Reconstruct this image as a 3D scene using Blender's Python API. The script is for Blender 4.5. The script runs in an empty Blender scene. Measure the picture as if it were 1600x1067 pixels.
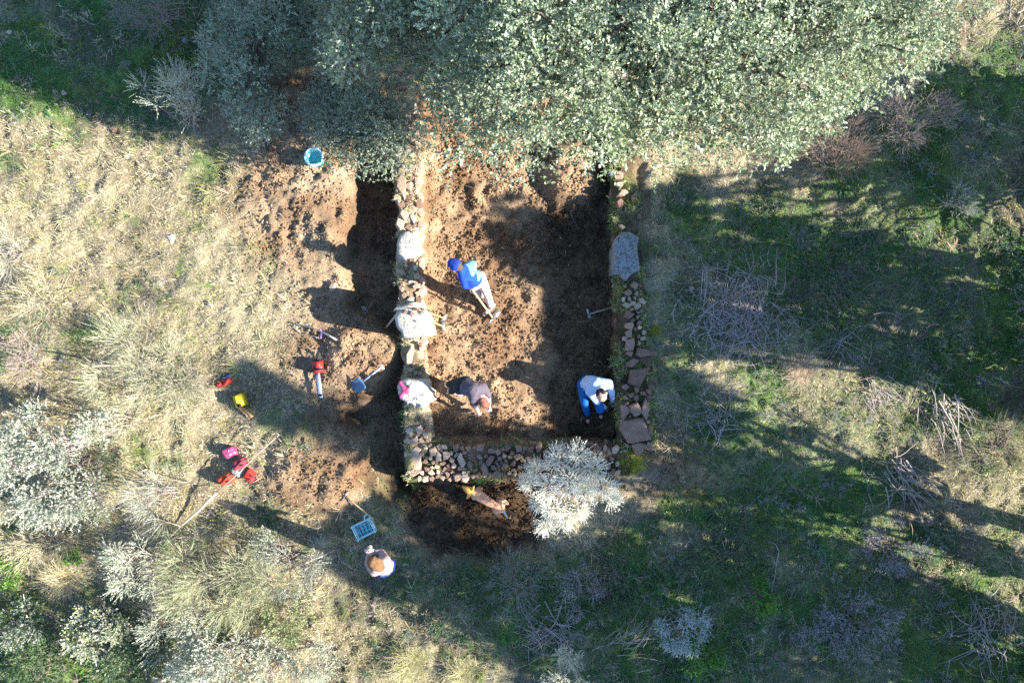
import bpy, bmesh, math, random
import numpy as np
from mathutils import Vector, Matrix, Quaternion

# ------------------------------------------------------------------ camera, sky, sun, exposure
S = bpy.context.scene
COL = S.collection
PX = 85.0                     # photo pixels per metre on the level ground
H = 13.0                      # height of the camera above the ground
SUN_EL = math.radians(27.0)
SUN_AZ = math.radians(11.0)   # sun stands to the right and a little below
EXPOSURE = 1.75

cam_d = bpy.data.cameras.new('camera')
cam = bpy.data.objects.new('camera', cam_d); COL.objects.link(cam)
cam.location = (0, 0, H)
cam_d.sensor_width = 36.0
cam_d.lens = 36.0 * H / (1600.0 / PX)
cam_d.clip_end = 1000.0
S.camera = cam

W = bpy.data.worlds.new('World'); S.world = W; W.use_nodes = True
nt = W.node_tree
sky = nt.nodes.new('ShaderNodeTexSky'); sky.sky_type = 'NISHITA'; sky.sun_disc = False
sky.ozone_density = 4.0; sky.dust_density = 0.1; sky.air_density = 1.0
sky.sun_elevation = SUN_EL; sky.sun_rotation = math.radians(90) + SUN_AZ
nt.links.new(sky.outputs['Color'], nt.nodes['Background'].inputs['Color'])
nt.nodes['Background'].inputs['Strength'].default_value = 0.100

SUN = Vector((math.cos(SUN_EL) * math.cos(SUN_AZ), -math.cos(SUN_EL) * math.sin(SUN_AZ), math.sin(SUN_EL)))
sun_d = bpy.data.lights.new('sun', 'SUN'); sun_d.energy = 5.0; sun_d.angle = math.radians(0.53)
sun_d.color = (1.0, 0.93, 0.81)
sun = bpy.data.objects.new('sun', sun_d); COL.objects.link(sun)
sun.rotation_euler = (-SUN).to_track_quat('-Z', 'Y').to_euler()
sun.location = SUN * 40

S.view_settings.view_transform = 'Standard'; S.view_settings.look = 'None'
S.view_settings.exposure = EXPOSURE; S.view_settings.gamma = 1.0
S.view_settings.use_curve_mapping = False
S.render.engine = 'CYCLES'
S.cycles.use_denoising = False
S.cycles.max_bounces = 6; S.cycles.diffuse_bounces = 3; S.cycles.glossy_bounces = 2
S.cycles.transmission_bounces = 3; S.cycles.transparent_max_bounces = 4

rs = np.random.RandomState(7)
random.seed(7)

# ------------------------------------------------------------------ helpers: places, noise
def P(px, py, z=0.0):
    """photo pixel seen at height z -> world point"""
    k = (H - z) / H / PX
    return np.array(((px - 800.0) * k, (533.5 - py) * k, z))

_tab = np.random.RandomState(99).rand(8, 256, 256)
def vnoise(x, y, scale, seed=0):
    x = np.asarray(x, float) / scale + 1000.3 * (seed + 1); y = np.asarray(y, float) / scale + 517.7 * (seed + 2)
    xi = np.floor(x).astype(int); yi = np.floor(y).astype(int)
    fx = x - xi; fy = y - yi
    fx = fx * fx * (3 - 2 * fx); fy = fy * fy * (3 - 2 * fy)
    t = _tab[seed % 8]
    a = t[xi & 255, yi & 255]; b = t[(xi + 1) & 255, yi & 255]
    c = t[xi & 255, (yi + 1) & 255]; d = t[(xi + 1) & 255, (yi + 1) & 255]
    return (a * (1 - fx) + b * fx) * (1 - fy) + (c * (1 - fx) + d * fx) * fy
def fbm(x, y, scale, octaves=4, seed=0):
    s = 0; a = 1.0; n = 0
    for i in range(octaves):
        s = s + a * vnoise(x, y, scale / 2 ** i, seed + i); n += a; a *= 0.55
    return s / n
def inside(px, py, poly):
    r = np.zeros(px.shape, bool)
    n = len(poly)
    for i in range(n):
        x0, y0 = poly[i]; x1, y1 = poly[(i + 1) % n]
        if y0 == y1: continue
        c = (y0 > py) != (y1 > py)
        r ^= c & (px < (x1 - x0) * (py - y0) / (y1 - y0) + x0)
    return r
def blur(a, n):
    n = int(n)
    if n < 1: return a
    for ax in (0, 1):
        for _ in range(2):
            p = np.concatenate([np.repeat(np.take(a, [0], ax), n + 1, ax), a, np.repeat(np.take(a, [-1], ax), n, ax)], ax)
            c = np.cumsum(p, ax)
            m = a.shape[ax]
            hi = np.take(c, range(2 * n + 1, 2 * n + 1 + m), ax); lo = np.take(c, range(0, m), ax)
            a = (hi - lo) / (2 * n + 1)
    return a
def unit(v):
    return v / np.maximum(np.linalg.norm(v, axis=-1, keepdims=True), 1e-9)

# ------------------------------------------------------------------ helpers: objects and meshes
def tag(o, label=None, cat=None, group=None, kind=None):
    if label: o['label'] = label
    if cat: o['category'] = cat
    if group: o['group'] = group
    if kind: o['kind'] = kind
    return o
def rootpos(o):
    p = np.zeros(3)
    while o is not None:
        p += np.array(o.location); o = o.parent
    return p
def thing(name, label, cat, loc, group=None):
    o = bpy.data.objects.new(name, None); COL.objects.link(o)
    o.empty_display_size = 0.1
    o.location = [float(c) for c in loc]
    return tag(o, label, cat, group)
def add(name, me, parent=None):
    o = bpy.data.objects.new(name, me); COL.objects.link(o)
    if parent is not None: o.parent = parent
    return o
def mesh_np(name, V, F, mat=None, parent=None, col=None, smooth=False):
    """V (n,3) world coordinates, F (m,3) triangles, col (n,3) colours"""
    V = np.asarray(V, np.float64); F = np.asarray(F, np.int32)
    if parent is not None: V = V - rootpos(parent)
    me = bpy.data.meshes.new(name)
    me.vertices.add(len(V)); me.vertices.foreach_set('co', V.astype(np.float32).ravel())
    me.loops.add(F.size); me.loops.foreach_set('vertex_index', F.ravel())
    me.polygons.add(len(F))
    me.polygons.foreach_set('loop_start', np.arange(0, F.size, 3, dtype=np.int32))
    me.polygons.foreach_set('loop_total', np.full(len(F), 3, np.int32))
    if smooth: me.polygons.foreach_set('use_smooth', np.ones(len(F), bool))
    if col is not None:
        a = me.color_attributes.new('Col', 'FLOAT_COLOR', 'POINT')
        c = np.ones((len(V), 4), np.float32); c[:, :3] = col
        a.data.foreach_set('color', c.ravel())
    me.update(calc_edges=True)
    if mat is not None: me.materials.append(mat)
    return add(name, me, parent)

class MB:
    """collects simple shapes into one mesh"""
    def __init__(s): s.V = []; s.F = []; s.n = 0
    def raw(s, V, F):
        s.V.append(np.asarray(V, float)); s.F.append(np.asarray(F, int) + s.n); s.n += len(V); return s
    def tube(s, pts, r, k=5, caps=True):
        pts = np.asarray(pts, float); n = len(pts)
        r = np.broadcast_to(np.asarray(r, float), (n,))
        t = np.gradient(pts, axis=0); t = unit(t)
        up = np.array((0.3, 0.2, 1.0)) if abs(t[0][2]) < 0.9 else np.array((1.0, 0.3, 0))
        a = unit(np.cross(t, up)); b = np.cross(t, a)
        ang = np.linspace(0, 2 * math.pi, k, endpoint=False)
        V = pts[:, None, :] + r[:, None, None] * (np.cos(ang)[None, :, None] * a[:, None, :] + np.sin(ang)[None, :, None] * b[:, None, :])
        V = V.reshape(-1, 3); F = []
        for i in range(n - 1):
            for j in range(k):
                p, q = i * k + j, i * k + (j + 1) % k
                F += [(p, q, q + k), (p, q + k, p + k)]
        if caps:
            V = np.vstack([V, pts[:1], pts[-1:]]); c0 = n * k
            for j in range(k):
                F += [(c0, (j + 1) % k, j), (c0 + 1, (n - 1) * k + j, (n - 1) * k + (j + 1) % k)]
        return s.raw(V, F)
    def box(s, c, size, R=None, taper=1.0):
        h = np.array(size, float) / 2
        V = np.array([(x, y, z) for z in (-1, 1) for y in (-1, 1) for x in (-1, 1)], float)
        V[4:, :2] *= taper
        V = V * h
        if R is not None: V = V @ np.array(R).T
        F = [(0, 2, 3), (0, 3, 1), (4, 5, 7), (4, 7, 6), (0, 1, 5), (0, 5, 4), (2, 6, 7), (2, 7, 3), (0, 4, 6), (0, 6, 2), (1, 3, 7), (1, 7, 5)]
        return s.raw(V + np.asarray(c, float), F)
    def lathe(s, prof, c, k=20, R=None, close=False):
        V = []; F = []
        ang = np.linspace(0, 2 * math.pi, k, endpoint=False)
        for r, z in prof:
            for a in ang: V.append((r * math.cos(a), r * math.sin(a), z))
        for i in range(len(prof) - 1):
            for j in range(k):
                p, q = i * k + j, i * k + (j + 1) % k
                F += [(p, q, q + k), (p, q + k, p + k)]
        V = np.array(V)
        if R is not None: V = V @ np.array(R).T
        return s.raw(V + np.asarray(c, float), F)
    def ball(s, c, r, k=8, R=None):
        r = np.broadcast_to(np.asarray(r, float), (3,))
        V = [(0, 0, -1)]; F = []
        m = max(4, k // 2 + 1)
        for i in range(1, m):
            th = math.pi * i / m
            for j in range(k):
                a = 2 * math.pi * j / k
                V.append((math.sin(th) * math.cos(a), math.sin(th) * math.sin(a), -math.cos(th)))
        V.append((0, 0, 1)); last = len(V) - 1
        for j in range(k):
            F.append((0, 1 + (j + 1) % k, 1 + j)); F.append((last, last - k + j, last - k + (j + 1) % k))
        for i in range(m - 2):
            for j in range(k):
                p, q = 1 + i * k + j, 1 + i * k + (j + 1) % k
                F += [(p, q, q + k), (p, q + k, p + k)]
        V = np.array(V) * r
        if R is not None: V = V @ np.array(R).T
        return s.raw(V + np.asarray(c, float), F)
    def build(s, name, mat, parent=None, smooth=False, bevel=0.0):
        o = mesh_np(name, np.vstack(s.V), np.vstack(s.F), mat, parent, smooth=smooth)
        return o
def Rz(a): return np.array(((math.cos(a), -math.sin(a), 0), (math.sin(a), math.cos(a), 0), (0, 0, 1)))
def Rx(a): return np.array(((1, 0, 0), (0, math.cos(a), -math.sin(a)), (0, math.sin(a), math.cos(a))))
def Ry(a): return np.array(((math.cos(a), 0, math.sin(a)), (0, 1, 0), (-math.sin(a), 0, math.cos(a))))

# ------------------------------------------------------------------ materials
def new_mat(name):
    m = bpy.data.materials.new(name); m.use_nodes = True
    t = m.node_tree; b = t.nodes['Principled BSDF']
    return m, t, b
def plain(name, c, rough=0.7, var=0.25, scale=30.0, metal=0.0, bump=0.15, spec=0.3, dist=0.01):
    m, t, b = new_mat(name)
    tc = t.nodes.new('ShaderNodeTexCoord'); n = t.nodes.new('ShaderNodeTexNoise')
    n.inputs['Scale'].default_value = scale; n.inputs['Detail'].default_value = 4
    t.links.new(tc.outputs['Object'], n.inputs['Vector'])
    mix = t.nodes.new('ShaderNodeMix'); mix.data_type = 'RGBA'
    mix.inputs[6].default_value = (*[x * (1 - var) for x in c], 1)
    mix.inputs[7].default_value = (*[min(1, x * (1 + var)) for x in c], 1)
    t.links.new(n.outputs['Fac'], mix.inputs[0]); t.links.new(mix.outputs[2], b.inputs['Base Color'])
    b.inputs['Roughness'].default_value = rough; b.inputs['Metallic'].default_value = metal
    b.inputs['Specular IOR Level'].default_value = spec
    if bump:
        bp = t.nodes.new('ShaderNodeBump'); bp.inputs['Strength'].default_value = bump; bp.inputs['Distance'].default_value = dist
        t.links.new(n.outputs['Fac'], bp.inputs['Height']); t.links.new(bp.outputs['Normal'], b.inputs['Normal'])
    return m
def leaf_mat(name, rough=0.55, spec=0.35, trans=0.18):
    m, t, b = new_mat(name)
    a = t.nodes.new('ShaderNodeAttribute'); a.attribute_name = 'Col'
    t.links.new(a.outputs['Color'], b.inputs['Base Color'])
    b.inputs['Roughness'].default_value = rough; b.inputs['Specular IOR Level'].default_value = spec
    if trans:
        tr = t.nodes.new('ShaderNodeBsdfTranslucent'); mx = t.nodes.new('ShaderNodeMixShader'); mx.inputs[0].default_value = trans
        t.links.new(a.outputs['Color'], tr.inputs['Color'])
        t.links.new(b.outputs[0], mx.inputs[1]); t.links.new(tr.outputs[0], mx.inputs[2])
        t.links.new(mx.outputs[0], t.nodes['Material Output'].inputs['Surface'])
    return m
def stone_mat(name, c1, c2, lichen, amount):
    m, t, b = new_mat(name)
    tc = t.nodes.new('ShaderNodeTexCoord'); oi = t.nodes.new('ShaderNodeObjectInfo')
    n1 = t.nodes.new('ShaderNodeTexNoise'); n1.inputs['Scale'].default_value = 7; n1.inputs['Detail'].default_value = 5
    n2 = t.nodes.new('ShaderNodeTexNoise'); n2.inputs['Scale'].default_value = 24; n2.inputs['Detail'].default_value = 8; n2.inputs['Roughness'].default_value = 0.7
    geo = t.nodes.new('ShaderNodeNewGeometry')
    for n in (n1, n2): t.links.new(geo.outputs['Position'], n.inputs['Vector'])
    mix = t.nodes.new('ShaderNodeMix'); mix.data_type = 'RGBA'
    mix.inputs[6].default_value = (*c1, 1); mix.inputs[7].default_value = (*c2, 1)
    add_ = t.nodes.new('ShaderNodeMath'); add_.operation = 'MULTIPLY_ADD'; add_.inputs[1].default_value = 0.75; 
    t.links.new(oi.outputs['Random'], add_.inputs[0]); 
    sub = t.nodes.new('ShaderNodeMath'); sub.operation = 'MULTIPLY_ADD'; sub.inputs[1].default_value = 1.2; sub.inputs[2].default_value = -0.5
    t.links.new(n1.outputs['Fac'], sub.inputs[0]); t.links.new(sub.outputs[0], add_.inputs[2])
    t.links.new(add_.outputs[0], mix.inputs[0])
    r = t.nodes.new('ShaderNodeValToRGB'); r.color_ramp.elements[0].position = 1.0 - amount; r.color_ramp.elements[1].position = min(1.0, 1.0 - amount + 0.08)
    t.links.new(n2.outputs['Fac'], r.inputs[0])
    mix2 = t.nodes.new('ShaderNodeMix'); mix2.data_type = 'RGBA'; mix2.inputs[7].default_value = (*lichen, 1)
    t.links.new(mix.outputs[2], mix2.inputs[6]); t.links.new(r.outputs['Color'], mix2.inputs[0])
    t.links.new(mix2.outputs[2], b.inputs['Base Color'])
    b.inputs['Roughness'].default_value = 0.85; b.inputs['Specular IOR Level'].default_value = 0.25
    bp = t.nodes.new('ShaderNodeBump'); bp.inputs['Strength'].default_value = 0.9; bp.inputs['Distance'].default_value = 0.04
    t.links.new(n2.outputs['Fac'], bp.inputs['Height']); t.links.new(bp.outputs['Normal'], b.inputs['Normal'])
    return m
def ground_mat(name):
    m, t, b = new_mat(name)
    a = t.nodes.new('ShaderNodeAttribute'); a.attribute_name = 'Col'
    geo = t.nodes.new('ShaderNodeNewGeometry')
    n1 = t.nodes.new('ShaderNodeTexNoise'); n1.inputs['Scale'].default_value = 30; n1.inputs['Detail'].default_value = 9; n1.inputs['Roughness'].default_value = 0.82
    n2 = t.nodes.new('ShaderNodeTexNoise'); n2.inputs['Scale'].default_value = 3.2; n2.inputs['Detail'].default_value = 4
    for n in (n1, n2): t.links.new(geo.outputs['Position'], n.inputs['Vector'])
    r = t.nodes.new('ShaderNodeMapRange'); r.inputs['From Min'].default_value = 0.3; r.inputs['From Max'].default_value = 0.7
    r.inputs['To Min'].default_value = 0.45; r.inputs['To Max'].default_value = 1.5
    t.links.new(n1.outputs['Fac'], r.inputs['Value'])
    r2 = t.nodes.new('ShaderNodeMapRange'); r2.inputs['From Min'].default_value = 0.3; r2.inputs['From Max'].default_value = 0.7
    r2.inputs['To Min'].default_value = 0.8; r2.inputs['To Max'].default_value = 1.2
    t.links.new(n2.outputs['Fac'], r2.inputs['Value'])
    mu = t.nodes.new('ShaderNodeMath'); mu.operation = 'MULTIPLY'
    t.links.new(r.outputs[0], mu.inputs[0]); t.links.new(r2.outputs[0], mu.inputs[1])
    vm = t.nodes.new('ShaderNodeVectorMath'); vm.operation = 'SCALE'
    t.links.new(a.outputs['Color'], vm.inputs[0]); t.links.new(mu.outputs[0], vm.inputs['Scale'])
    t.links.new(vm.outputs[0], b.inputs['Base Color'])
    b.inputs['Roughness'].default_value = 0.95; b.inputs['Specular IOR Level'].default_value = 0.1
    bp = t.nodes.new('ShaderNodeBump'); bp.inputs['Strength'].default_value = 1.0; bp.inputs['Distance'].default_value = 0.05
    t.links.new(n1.outputs['Fac'], bp.inputs['Height']); t.links.new(bp.outputs['Normal'], b.inputs['Normal'])
    return m
M = {}
M['ground'] = ground_mat('earth_and_turf')
M['grass'] = leaf_mat('grass_blades', 0.7, 0.2, 0.25)
M['oak_leaf'] = leaf_mat('oak_leaves', 0.6, 0.3, 0.15)
M['leaf'] = leaf_mat('shrub_leaves', 0.6, 0.3, 0.2)
M['bark'] = plain('bark', (0.13, 0.10, 0.08), 0.95, 0.4, 18, bump=0.6)
M['deadwood'] = plain('dead_wood', (0.42, 0.36, 0.31), 0.9, 0.35, 25, bump=0.4)
M['twig'] = plain('dry_twigs', (0.30, 0.24, 0.22), 0.9, 0.35, 12, bump=0.0)
M['grey_twig'] = plain('grey_twigs', (0.46, 0.39, 0.38), 0.9, 0.3, 12, bump=0.0)
M['pole_wood'] = plain('peeled_pole', (0.40, 0.34, 0.26), 0.8, 0.25, 20)
M['handle_wood'] = plain('handle_wood', (0.58, 0.42, 0.24), 0.6, 0.25, 25)
M['yellow_wood'] = plain('yellow_handle', (0.66, 0.54, 0.20), 0.6, 0.2, 25)
M['steel'] = plain('worn_steel', (0.36, 0.36, 0.37), 0.45, 0.3, 30, metal=0.7)
M['blade_blue'] = plain('blue_grey_blade', (0.10, 0.20, 0.34), 0.5, 0.3, 18, metal=0.2)
M['bar_steel'] = plain('bright_bar', (0.55, 0.60, 0.72), 0.35, 0.15, 30, metal=0.5)
M['red_plastic'] = plain('red_plastic', (0.62, 0.035, 0.03), 0.4, 0.15, 20, bump=0.05)
M['dark_plastic'] = plain('dark_plastic', (0.025, 0.025, 0.03), 0.5, 0.3, 20, bump=0.05)
M['white_plastic'] = plain('white_plastic', (0.75, 0.74, 0.72), 0.5, 0.1, 20, bump=0.05)
M['teal_plastic'] = plain('teal_plastic', (0.22, 0.74, 0.80), 0.4, 0.15, 12, bump=0.05)
M['cyan_plastic'] = plain('cyan_plastic', (0.20, 0.78, 0.95), 0.4, 0.15, 12, bump=0.05)
M['pale_cyan'] = plain('pale_cyan_plastic', (0.55, 0.86, 0.95), 0.5, 0.12, 12, bump=0.05)
M['yellow_plastic'] = plain('yellow_plastic', (0.60, 0.48, 0.03), 0.45, 0.15, 12, bump=0.05)
M['purple'] = plain('lilac_grip', (0.40, 0.25, 0.48), 0.6, 0.2, 20)
M['pink_cloth'] = plain('pink_fabric', (0.36, 0.06, 0.16), 0.9, 0.3, 14, bump=0.4)
M['red_cloth'] = plain('red_fabric', (0.40, 0.035, 0.03), 0.9, 0.3, 14, bump=0.4)
M['orange_cloth'] = plain('orange_red_fabric', (0.50, 0.07, 0.035), 0.9, 0.3, 14, bump=0.4)
M['maroon_cloth'] = plain('maroon_fabric', (0.30, 0.05, 0.07), 0.9, 0.3, 14, bump=0.4)
M['grey_cloth'] = plain('grey_fabric', (0.36, 0.38, 0.34), 0.9, 0.3, 14, bump=0.4)
M['navy_cloth'] = plain('navy_fabric', (0.03, 0.05, 0.13), 0.9, 0.3, 14, bump=0.4)
M['tan_cloth'] = plain('tan_canvas', (0.62, 0.38, 0.20), 0.9, 0.2, 14, bump=0.3)
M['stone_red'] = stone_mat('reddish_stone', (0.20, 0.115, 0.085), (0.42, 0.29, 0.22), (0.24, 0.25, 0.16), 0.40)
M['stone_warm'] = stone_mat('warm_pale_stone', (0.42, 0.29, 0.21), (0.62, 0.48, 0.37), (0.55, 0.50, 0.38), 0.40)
M['stone_white'] = stone_mat('lichened_granite', (0.40, 0.38, 0.34), (0.60, 0.57, 0.52), (0.22, 0.22, 0.17), 0.46)
M['stone_grey'] = stone_mat('blue_grey_granite', (0.24, 0.26, 0.30), (0.52, 0.54, 0.58), (0.10, 0.14, 0.09), 0.50)

# ------------------------------------------------------------------ the ground: height and cover maps
STEP = 0.054
GX = np.arange(-11.7, 11.7001, STEP); GY = np.arange(-8.55, 8.5501, STEP)
XX, YY = np.meshgrid(GX, GY, indexing='ij')
PXX = XX * PX + 800; PYY = 533.5 - YY * PX
wob = lambda a, sc, sd: (fbm(XX, YY, sc, 3, sd) - 0.5) * 2 * a
WX = PXX + wob(16, 0.5, 1); WY = PYY + wob(16, 0.5, 3)
def region(poly, feather_m, ragged=True):
    m = inside(WX if ragged else PXX, WY if ragged else PYY, poly).astype(float)
    return blur(m, round(feather_m / STEP / 2))

PIT = [(655, 150), (958, 150), (970, 700), (655, 692)]
pit = region(PIT, 0.06, False)
w_trench = region([(545, 225), (632, 225), (640, 770), (600, 790), (562, 745), (568, 690), (535, 645), (592, 615), (622, 575), (622, 527), (590, 512), (545, 480), (535, 400), (548, 330)], 0.16)
s_trench = region([(622, 742), (850, 742), (850, 858), (770, 885), (665, 872), (618, 830)], 0.22)
e_trench = region([(945, 150), (975, 150), (985, 700), (955, 710)], 0.06, False)
heap_nw = region([(395, 240), (545, 262), (545, 385), (440, 345), (390, 310)], 0.5)
heap_sw = region([(440, 690), (560, 680), (606, 750), (560, 790), (470, 800), (405, 770)], 0.45)
heap_m = region([(530, 515), (622, 525), (620, 575), (560, 610), (520, 570)], 0.25)
heap_pit = region([(690, 440), (835, 425), (850, 500), (770, 560), (845, 620), (840, 670), (690, 665), (675, 560)], 0.35)
soil = np.clip(np.maximum.reduce([
    region([(640, 150), (962, 150), (972, 712), (650, 700)], 0.08),
    region([(425, 110), (520, 105), (640, 130), (640, 790), (590, 800), (560, 640), (500, 560), (540, 470), (520, 390), (430, 350), (385, 300), (410, 230)], 0.35),
    region([(400, 225), (560, 190), (630, 200), (640, 790), (560, 815), (440, 800), (395, 740), (470, 660), (430, 560), (480, 480), (400, 420), (350, 350), (370, 270)], 0.6) * (0.48 + 0.7 * fbm(XX, YY, 0.7, 3, 4)),
    region([(500, 500), (640, 500), (640, 600), (530, 600), (505, 560)], 0.3) * 0.8,
    s_trench, heap_sw * (0.55 + 0.7 * fbm(XX, YY, 0.5, 3, 5)), heap_m, region([(660, 820), (900, 800), (1130, 770), (1140, 700), (1000, 690), (950, 740), (840, 760), (640, 750)], 0.4) * 0.75,
    region([(950, 220), (1010, 215), (1000, 330), (960, 340)], 0.25) * 0.6,
    region([(300, 165), (440, 150), (430, 230), (330, 235)], 0.3) * 0.5]), 0, 1)
green = np.clip(np.maximum.reduce([
    region([(1010, 300), (1200, 250), (1320, 210), (1520, 60), (1700, -100), (1700, 1200), (800, 1200), (850, 900), (1000, 790), (1080, 690), (1040, 560), (1050, 400)], 0.7),
    region([(-100, -100), (520, -100), (450, 110), (330, 190), (-100, 195)], 0.5),
    region([(-80, 930), (170, 900), (260, 1000), (200, 1160), (-100, 1160)], 0.5) * 0.8,
    region([(500, 870), (900, 880), (900, 1000), (750, 1020), (620, 960)], 0.5) * 0.75]), 0, 1)
# strips of straw among the green on the right
strips = np.clip(np.maximum.reduce([
    region([(985, 225), (1250, 215), (1330, 260), (1260, 330), (1100, 300), (1000, 330)], 0.4),
    region([(1180, 320), (1400, 290), (1640, 330), (1640, 380), (1400, 350), (1250, 370)], 0.4) * 0.7,
    region([(1060, 500), (1200, 520), (1330, 590), (1450, 620), (1660, 720), (1660, 860), (1420, 760), (1280, 700), (1150, 640), (1060, 600)], 0.45) * 0.8,
    region([(1240, 760), (1480, 770), (1660, 830), (1660, 960), (1500, 860), (1340, 800)], 0.4) * 0.8,
    region([(1500, -40), (1660, -40), (1660, 70), (1540, 80)], 0.4),
    region([(1020, 380), (1120, 380), (1160, 470), (1060, 520), (1020, 470)], 0.4) * 0.6]), 0, 1)
green = green * (1 - 0.62 * strips)
patch = fbm(XX, YY, 0.75, 4, 2)
green = np.clip(green + (patch - 0.52) * 2.4 * (green > 0.02), 0, 1) * (green > 0.02) + np.clip((fbm(XX, YY, 0.8, 3, 5) - 0.55) * 3.2, 0, 0.75) * (green <= 0.02)

rough = fbm(XX, YY, 0.16, 3, 4) - 0.5
clod = np.abs(fbm(XX, YY, 0.30, 4, 6) - 0.5)
h = (fbm(XX, YY, 3.2, 3, 0) - 0.5) * 0.22 + (fbm(XX, YY, 0.6, 3, 3) - 0.5) * 0.10
digs = np.clip(pit + e_trench + w_trench + s_trench, 0, 1)
h = h * (1 - 0.6 * digs)
h = h - 0.32 * np.maximum(pit, e_trench) - 0.40 * w_trench - 0.24 * s_trench
h = h + 0.22 * heap_nw + 0.26 * heap_sw + 0.15 * heap_m + 0.16 * heap_pit * (0.5 + fbm(XX, YY, 0.5, 3, 1))
heap_ne = region([(852, 215), (935, 215), (940, 285), (905, 318), (868, 310), (850, 270)], 0.25)
h = h + 0.30 * heap_ne
bank = region([(648, 180), (668, 180), (682, 690), (660, 690)], 0.22) * (0.4 + 0.9 * fbm(XX, YY, 0.5, 3, 2)); bury = region([(985, 220), (1040, 220), (1045, 440), (1000, 440)], 0.35)
h = h + 0.30 * bank + 0.17 * bury
h = h + soil * (rough * 0.10 + (clod - 0.08) * 0.30) * (1 - 0.55 * w_trench) * (1 - 0.3 * s_trench)
h = h + (1 - soil) * (rough * 0.13 + (fbm(XX, YY, 0.42, 3, 6) - 0.5) * 0.20)
HGT = h
def hz(x, y):
    i = np.clip((np.asarray(x) - GX[0]) / STEP, 0, len(GX) - 1.001); j = np.clip((np.asarray(y) - GY[0]) / STEP, 0, len(GY) - 1.001)
    a = i.astype(int); b = j.astype(int); f = i - a; g = j - b
    return (HGT[a, b] * (1 - f) + HGT[a + 1, b] * f) * (1 - g) + (HGT[a, b + 1] * (1 - f) + HGT[a + 1, b + 1] * f) * g
def smp(m, x, y):
    i = np.clip(((np.asarray(x) - GX[0]) / STEP).round().astype(int), 0, len(GX) - 1); j = np.clip(((np.asarray(y) - GY[0]) / STEP).round().astype(int), 0, len(GY) - 1)
    return m[i, j]
def G(px, py, dz=0.0):
    """ground point seen at a photo pixel, dz above the ground there"""
    z = 0.0
    for _ in range(4):
        p = P(px, py, z); z = float(hz(p[0], p[1])) + dz
    return P(px, py, z)

def lerp(a, b, f): return np.asarray(a)[None, None, :] * (1 - f[..., None]) + np.asarray(b)[None, None, :] * f[..., None]
tint = fbm(XX, YY, 0.7, 4, 7)
c_soil = lerp((0.28, 0.168, 0.097), (0.47, 0.322, 0.200), np.clip((tint - 0.3) * 2.4, 0, 1))
pale = np.clip((fbm(XX, YY, 0.9, 3, 2) - 0.45) * 3, 0, 1) * (1 - np.clip(pit + w_trench + s_trench, 0, 1))
c_soil = c_soil * (1 - 0.7 * pale[..., None]) + np.array((0.56, 0.46, 0.33)) * 0.7 * pale[..., None]
damp_shade = np.clip(region([(850, 150), (980, 150), (985, 720), (860, 720), (850, 560)], 0.5) * 0.75 + w_trench * 0.55 + s_trench * 0.8, 0, 1)   # fresh wet earth, painted darker still to deepen the pit's shade
damp_shade = damp_shade * (1 - heap_ne)
c_soil = c_soil * (1 - 0.86 * np.minimum(damp_shade, 1)[..., None])
c_dry = lerp((0.21, 0.175, 0.11), (0.43, 0.375, 0.25), np.clip((tint - 0.3) * 2.5, 0, 1))
c_green = lerp((0.060, 0.120, 0.040), (0.17, 0.24, 0.07), np.clip((tint - 0.3) * 2.5, 0, 1))
c_turf = c_dry * (1 - green[..., None]) + c_green * green[..., None]
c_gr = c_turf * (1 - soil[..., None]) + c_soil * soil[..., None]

ext_x = np.array([-160, -90, -50, -30, -20, -15, -12.6]); ext_y = np.array([-160, -90, -50, -30, -20, -14, -9.6])
ax = np.concatenate([ext_x, GX, -ext_x[::-1]]); ay = np.concatenate([ext_y, GY, -ext_y[::-1]])
AX, AY = np.meshgrid(ax, ay, indexing='ij')
nx_, ny_ = len(ax), len(ay)
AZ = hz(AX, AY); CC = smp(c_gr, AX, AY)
idx = np.arange(nx_ * ny_).reshape(nx_, ny_)
a, b, c, d = idx[:-1, :-1].ravel(), idx[1:, :-1].ravel(), idx[1:, 1:].ravel(), idx[:-1, 1:].ravel()
F = np.vstack([np.stack([a, b, c], 1), np.stack([a, c, d], 1)])
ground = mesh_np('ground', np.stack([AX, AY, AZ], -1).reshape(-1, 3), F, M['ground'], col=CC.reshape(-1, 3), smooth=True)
tag(ground, kind='structure')

# ------------------------------------------------------------------ blades, leaves, sprigs (arrays)
def blades(root, az, L, tilt, w, col, droop=0.5):
    n = len(root)
    d = np.stack([np.cos(az), np.sin(az), np.zeros(n)], 1); side = np.stack([-np.sin(az), np.cos(az), np.zeros(n)], 1)
    up = np.array((0, 0, 1.0))
    p1 = root + (L * 0.55)[:, None] * (np.sin(tilt)[:, None] * d + np.cos(tilt)[:, None] * up)
    t2 = np.minimum(tilt + droop, 1.75)
    p2 = p1 + (L * 0.45)[:, None] * (np.sin(t2)[:, None] * d + np.cos(t2)[:, None] * up)
    hw = (w / 2)[:, None] * side
    V = np.stack([root - hw, root + hw, p1 - hw * 0.8, p1 + hw * 0.8, p2], 1).reshape(-1, 3)
    o = (np.arange(n) * 5)[:, None]
    F = np.concatenate([o + np.array((0, 1, 3)), o + np.array((0, 3, 2)), o + np.array((2, 3, 4))], 0)
    C = np.repeat(col, 5, 0)
    return V, F, C
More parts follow.
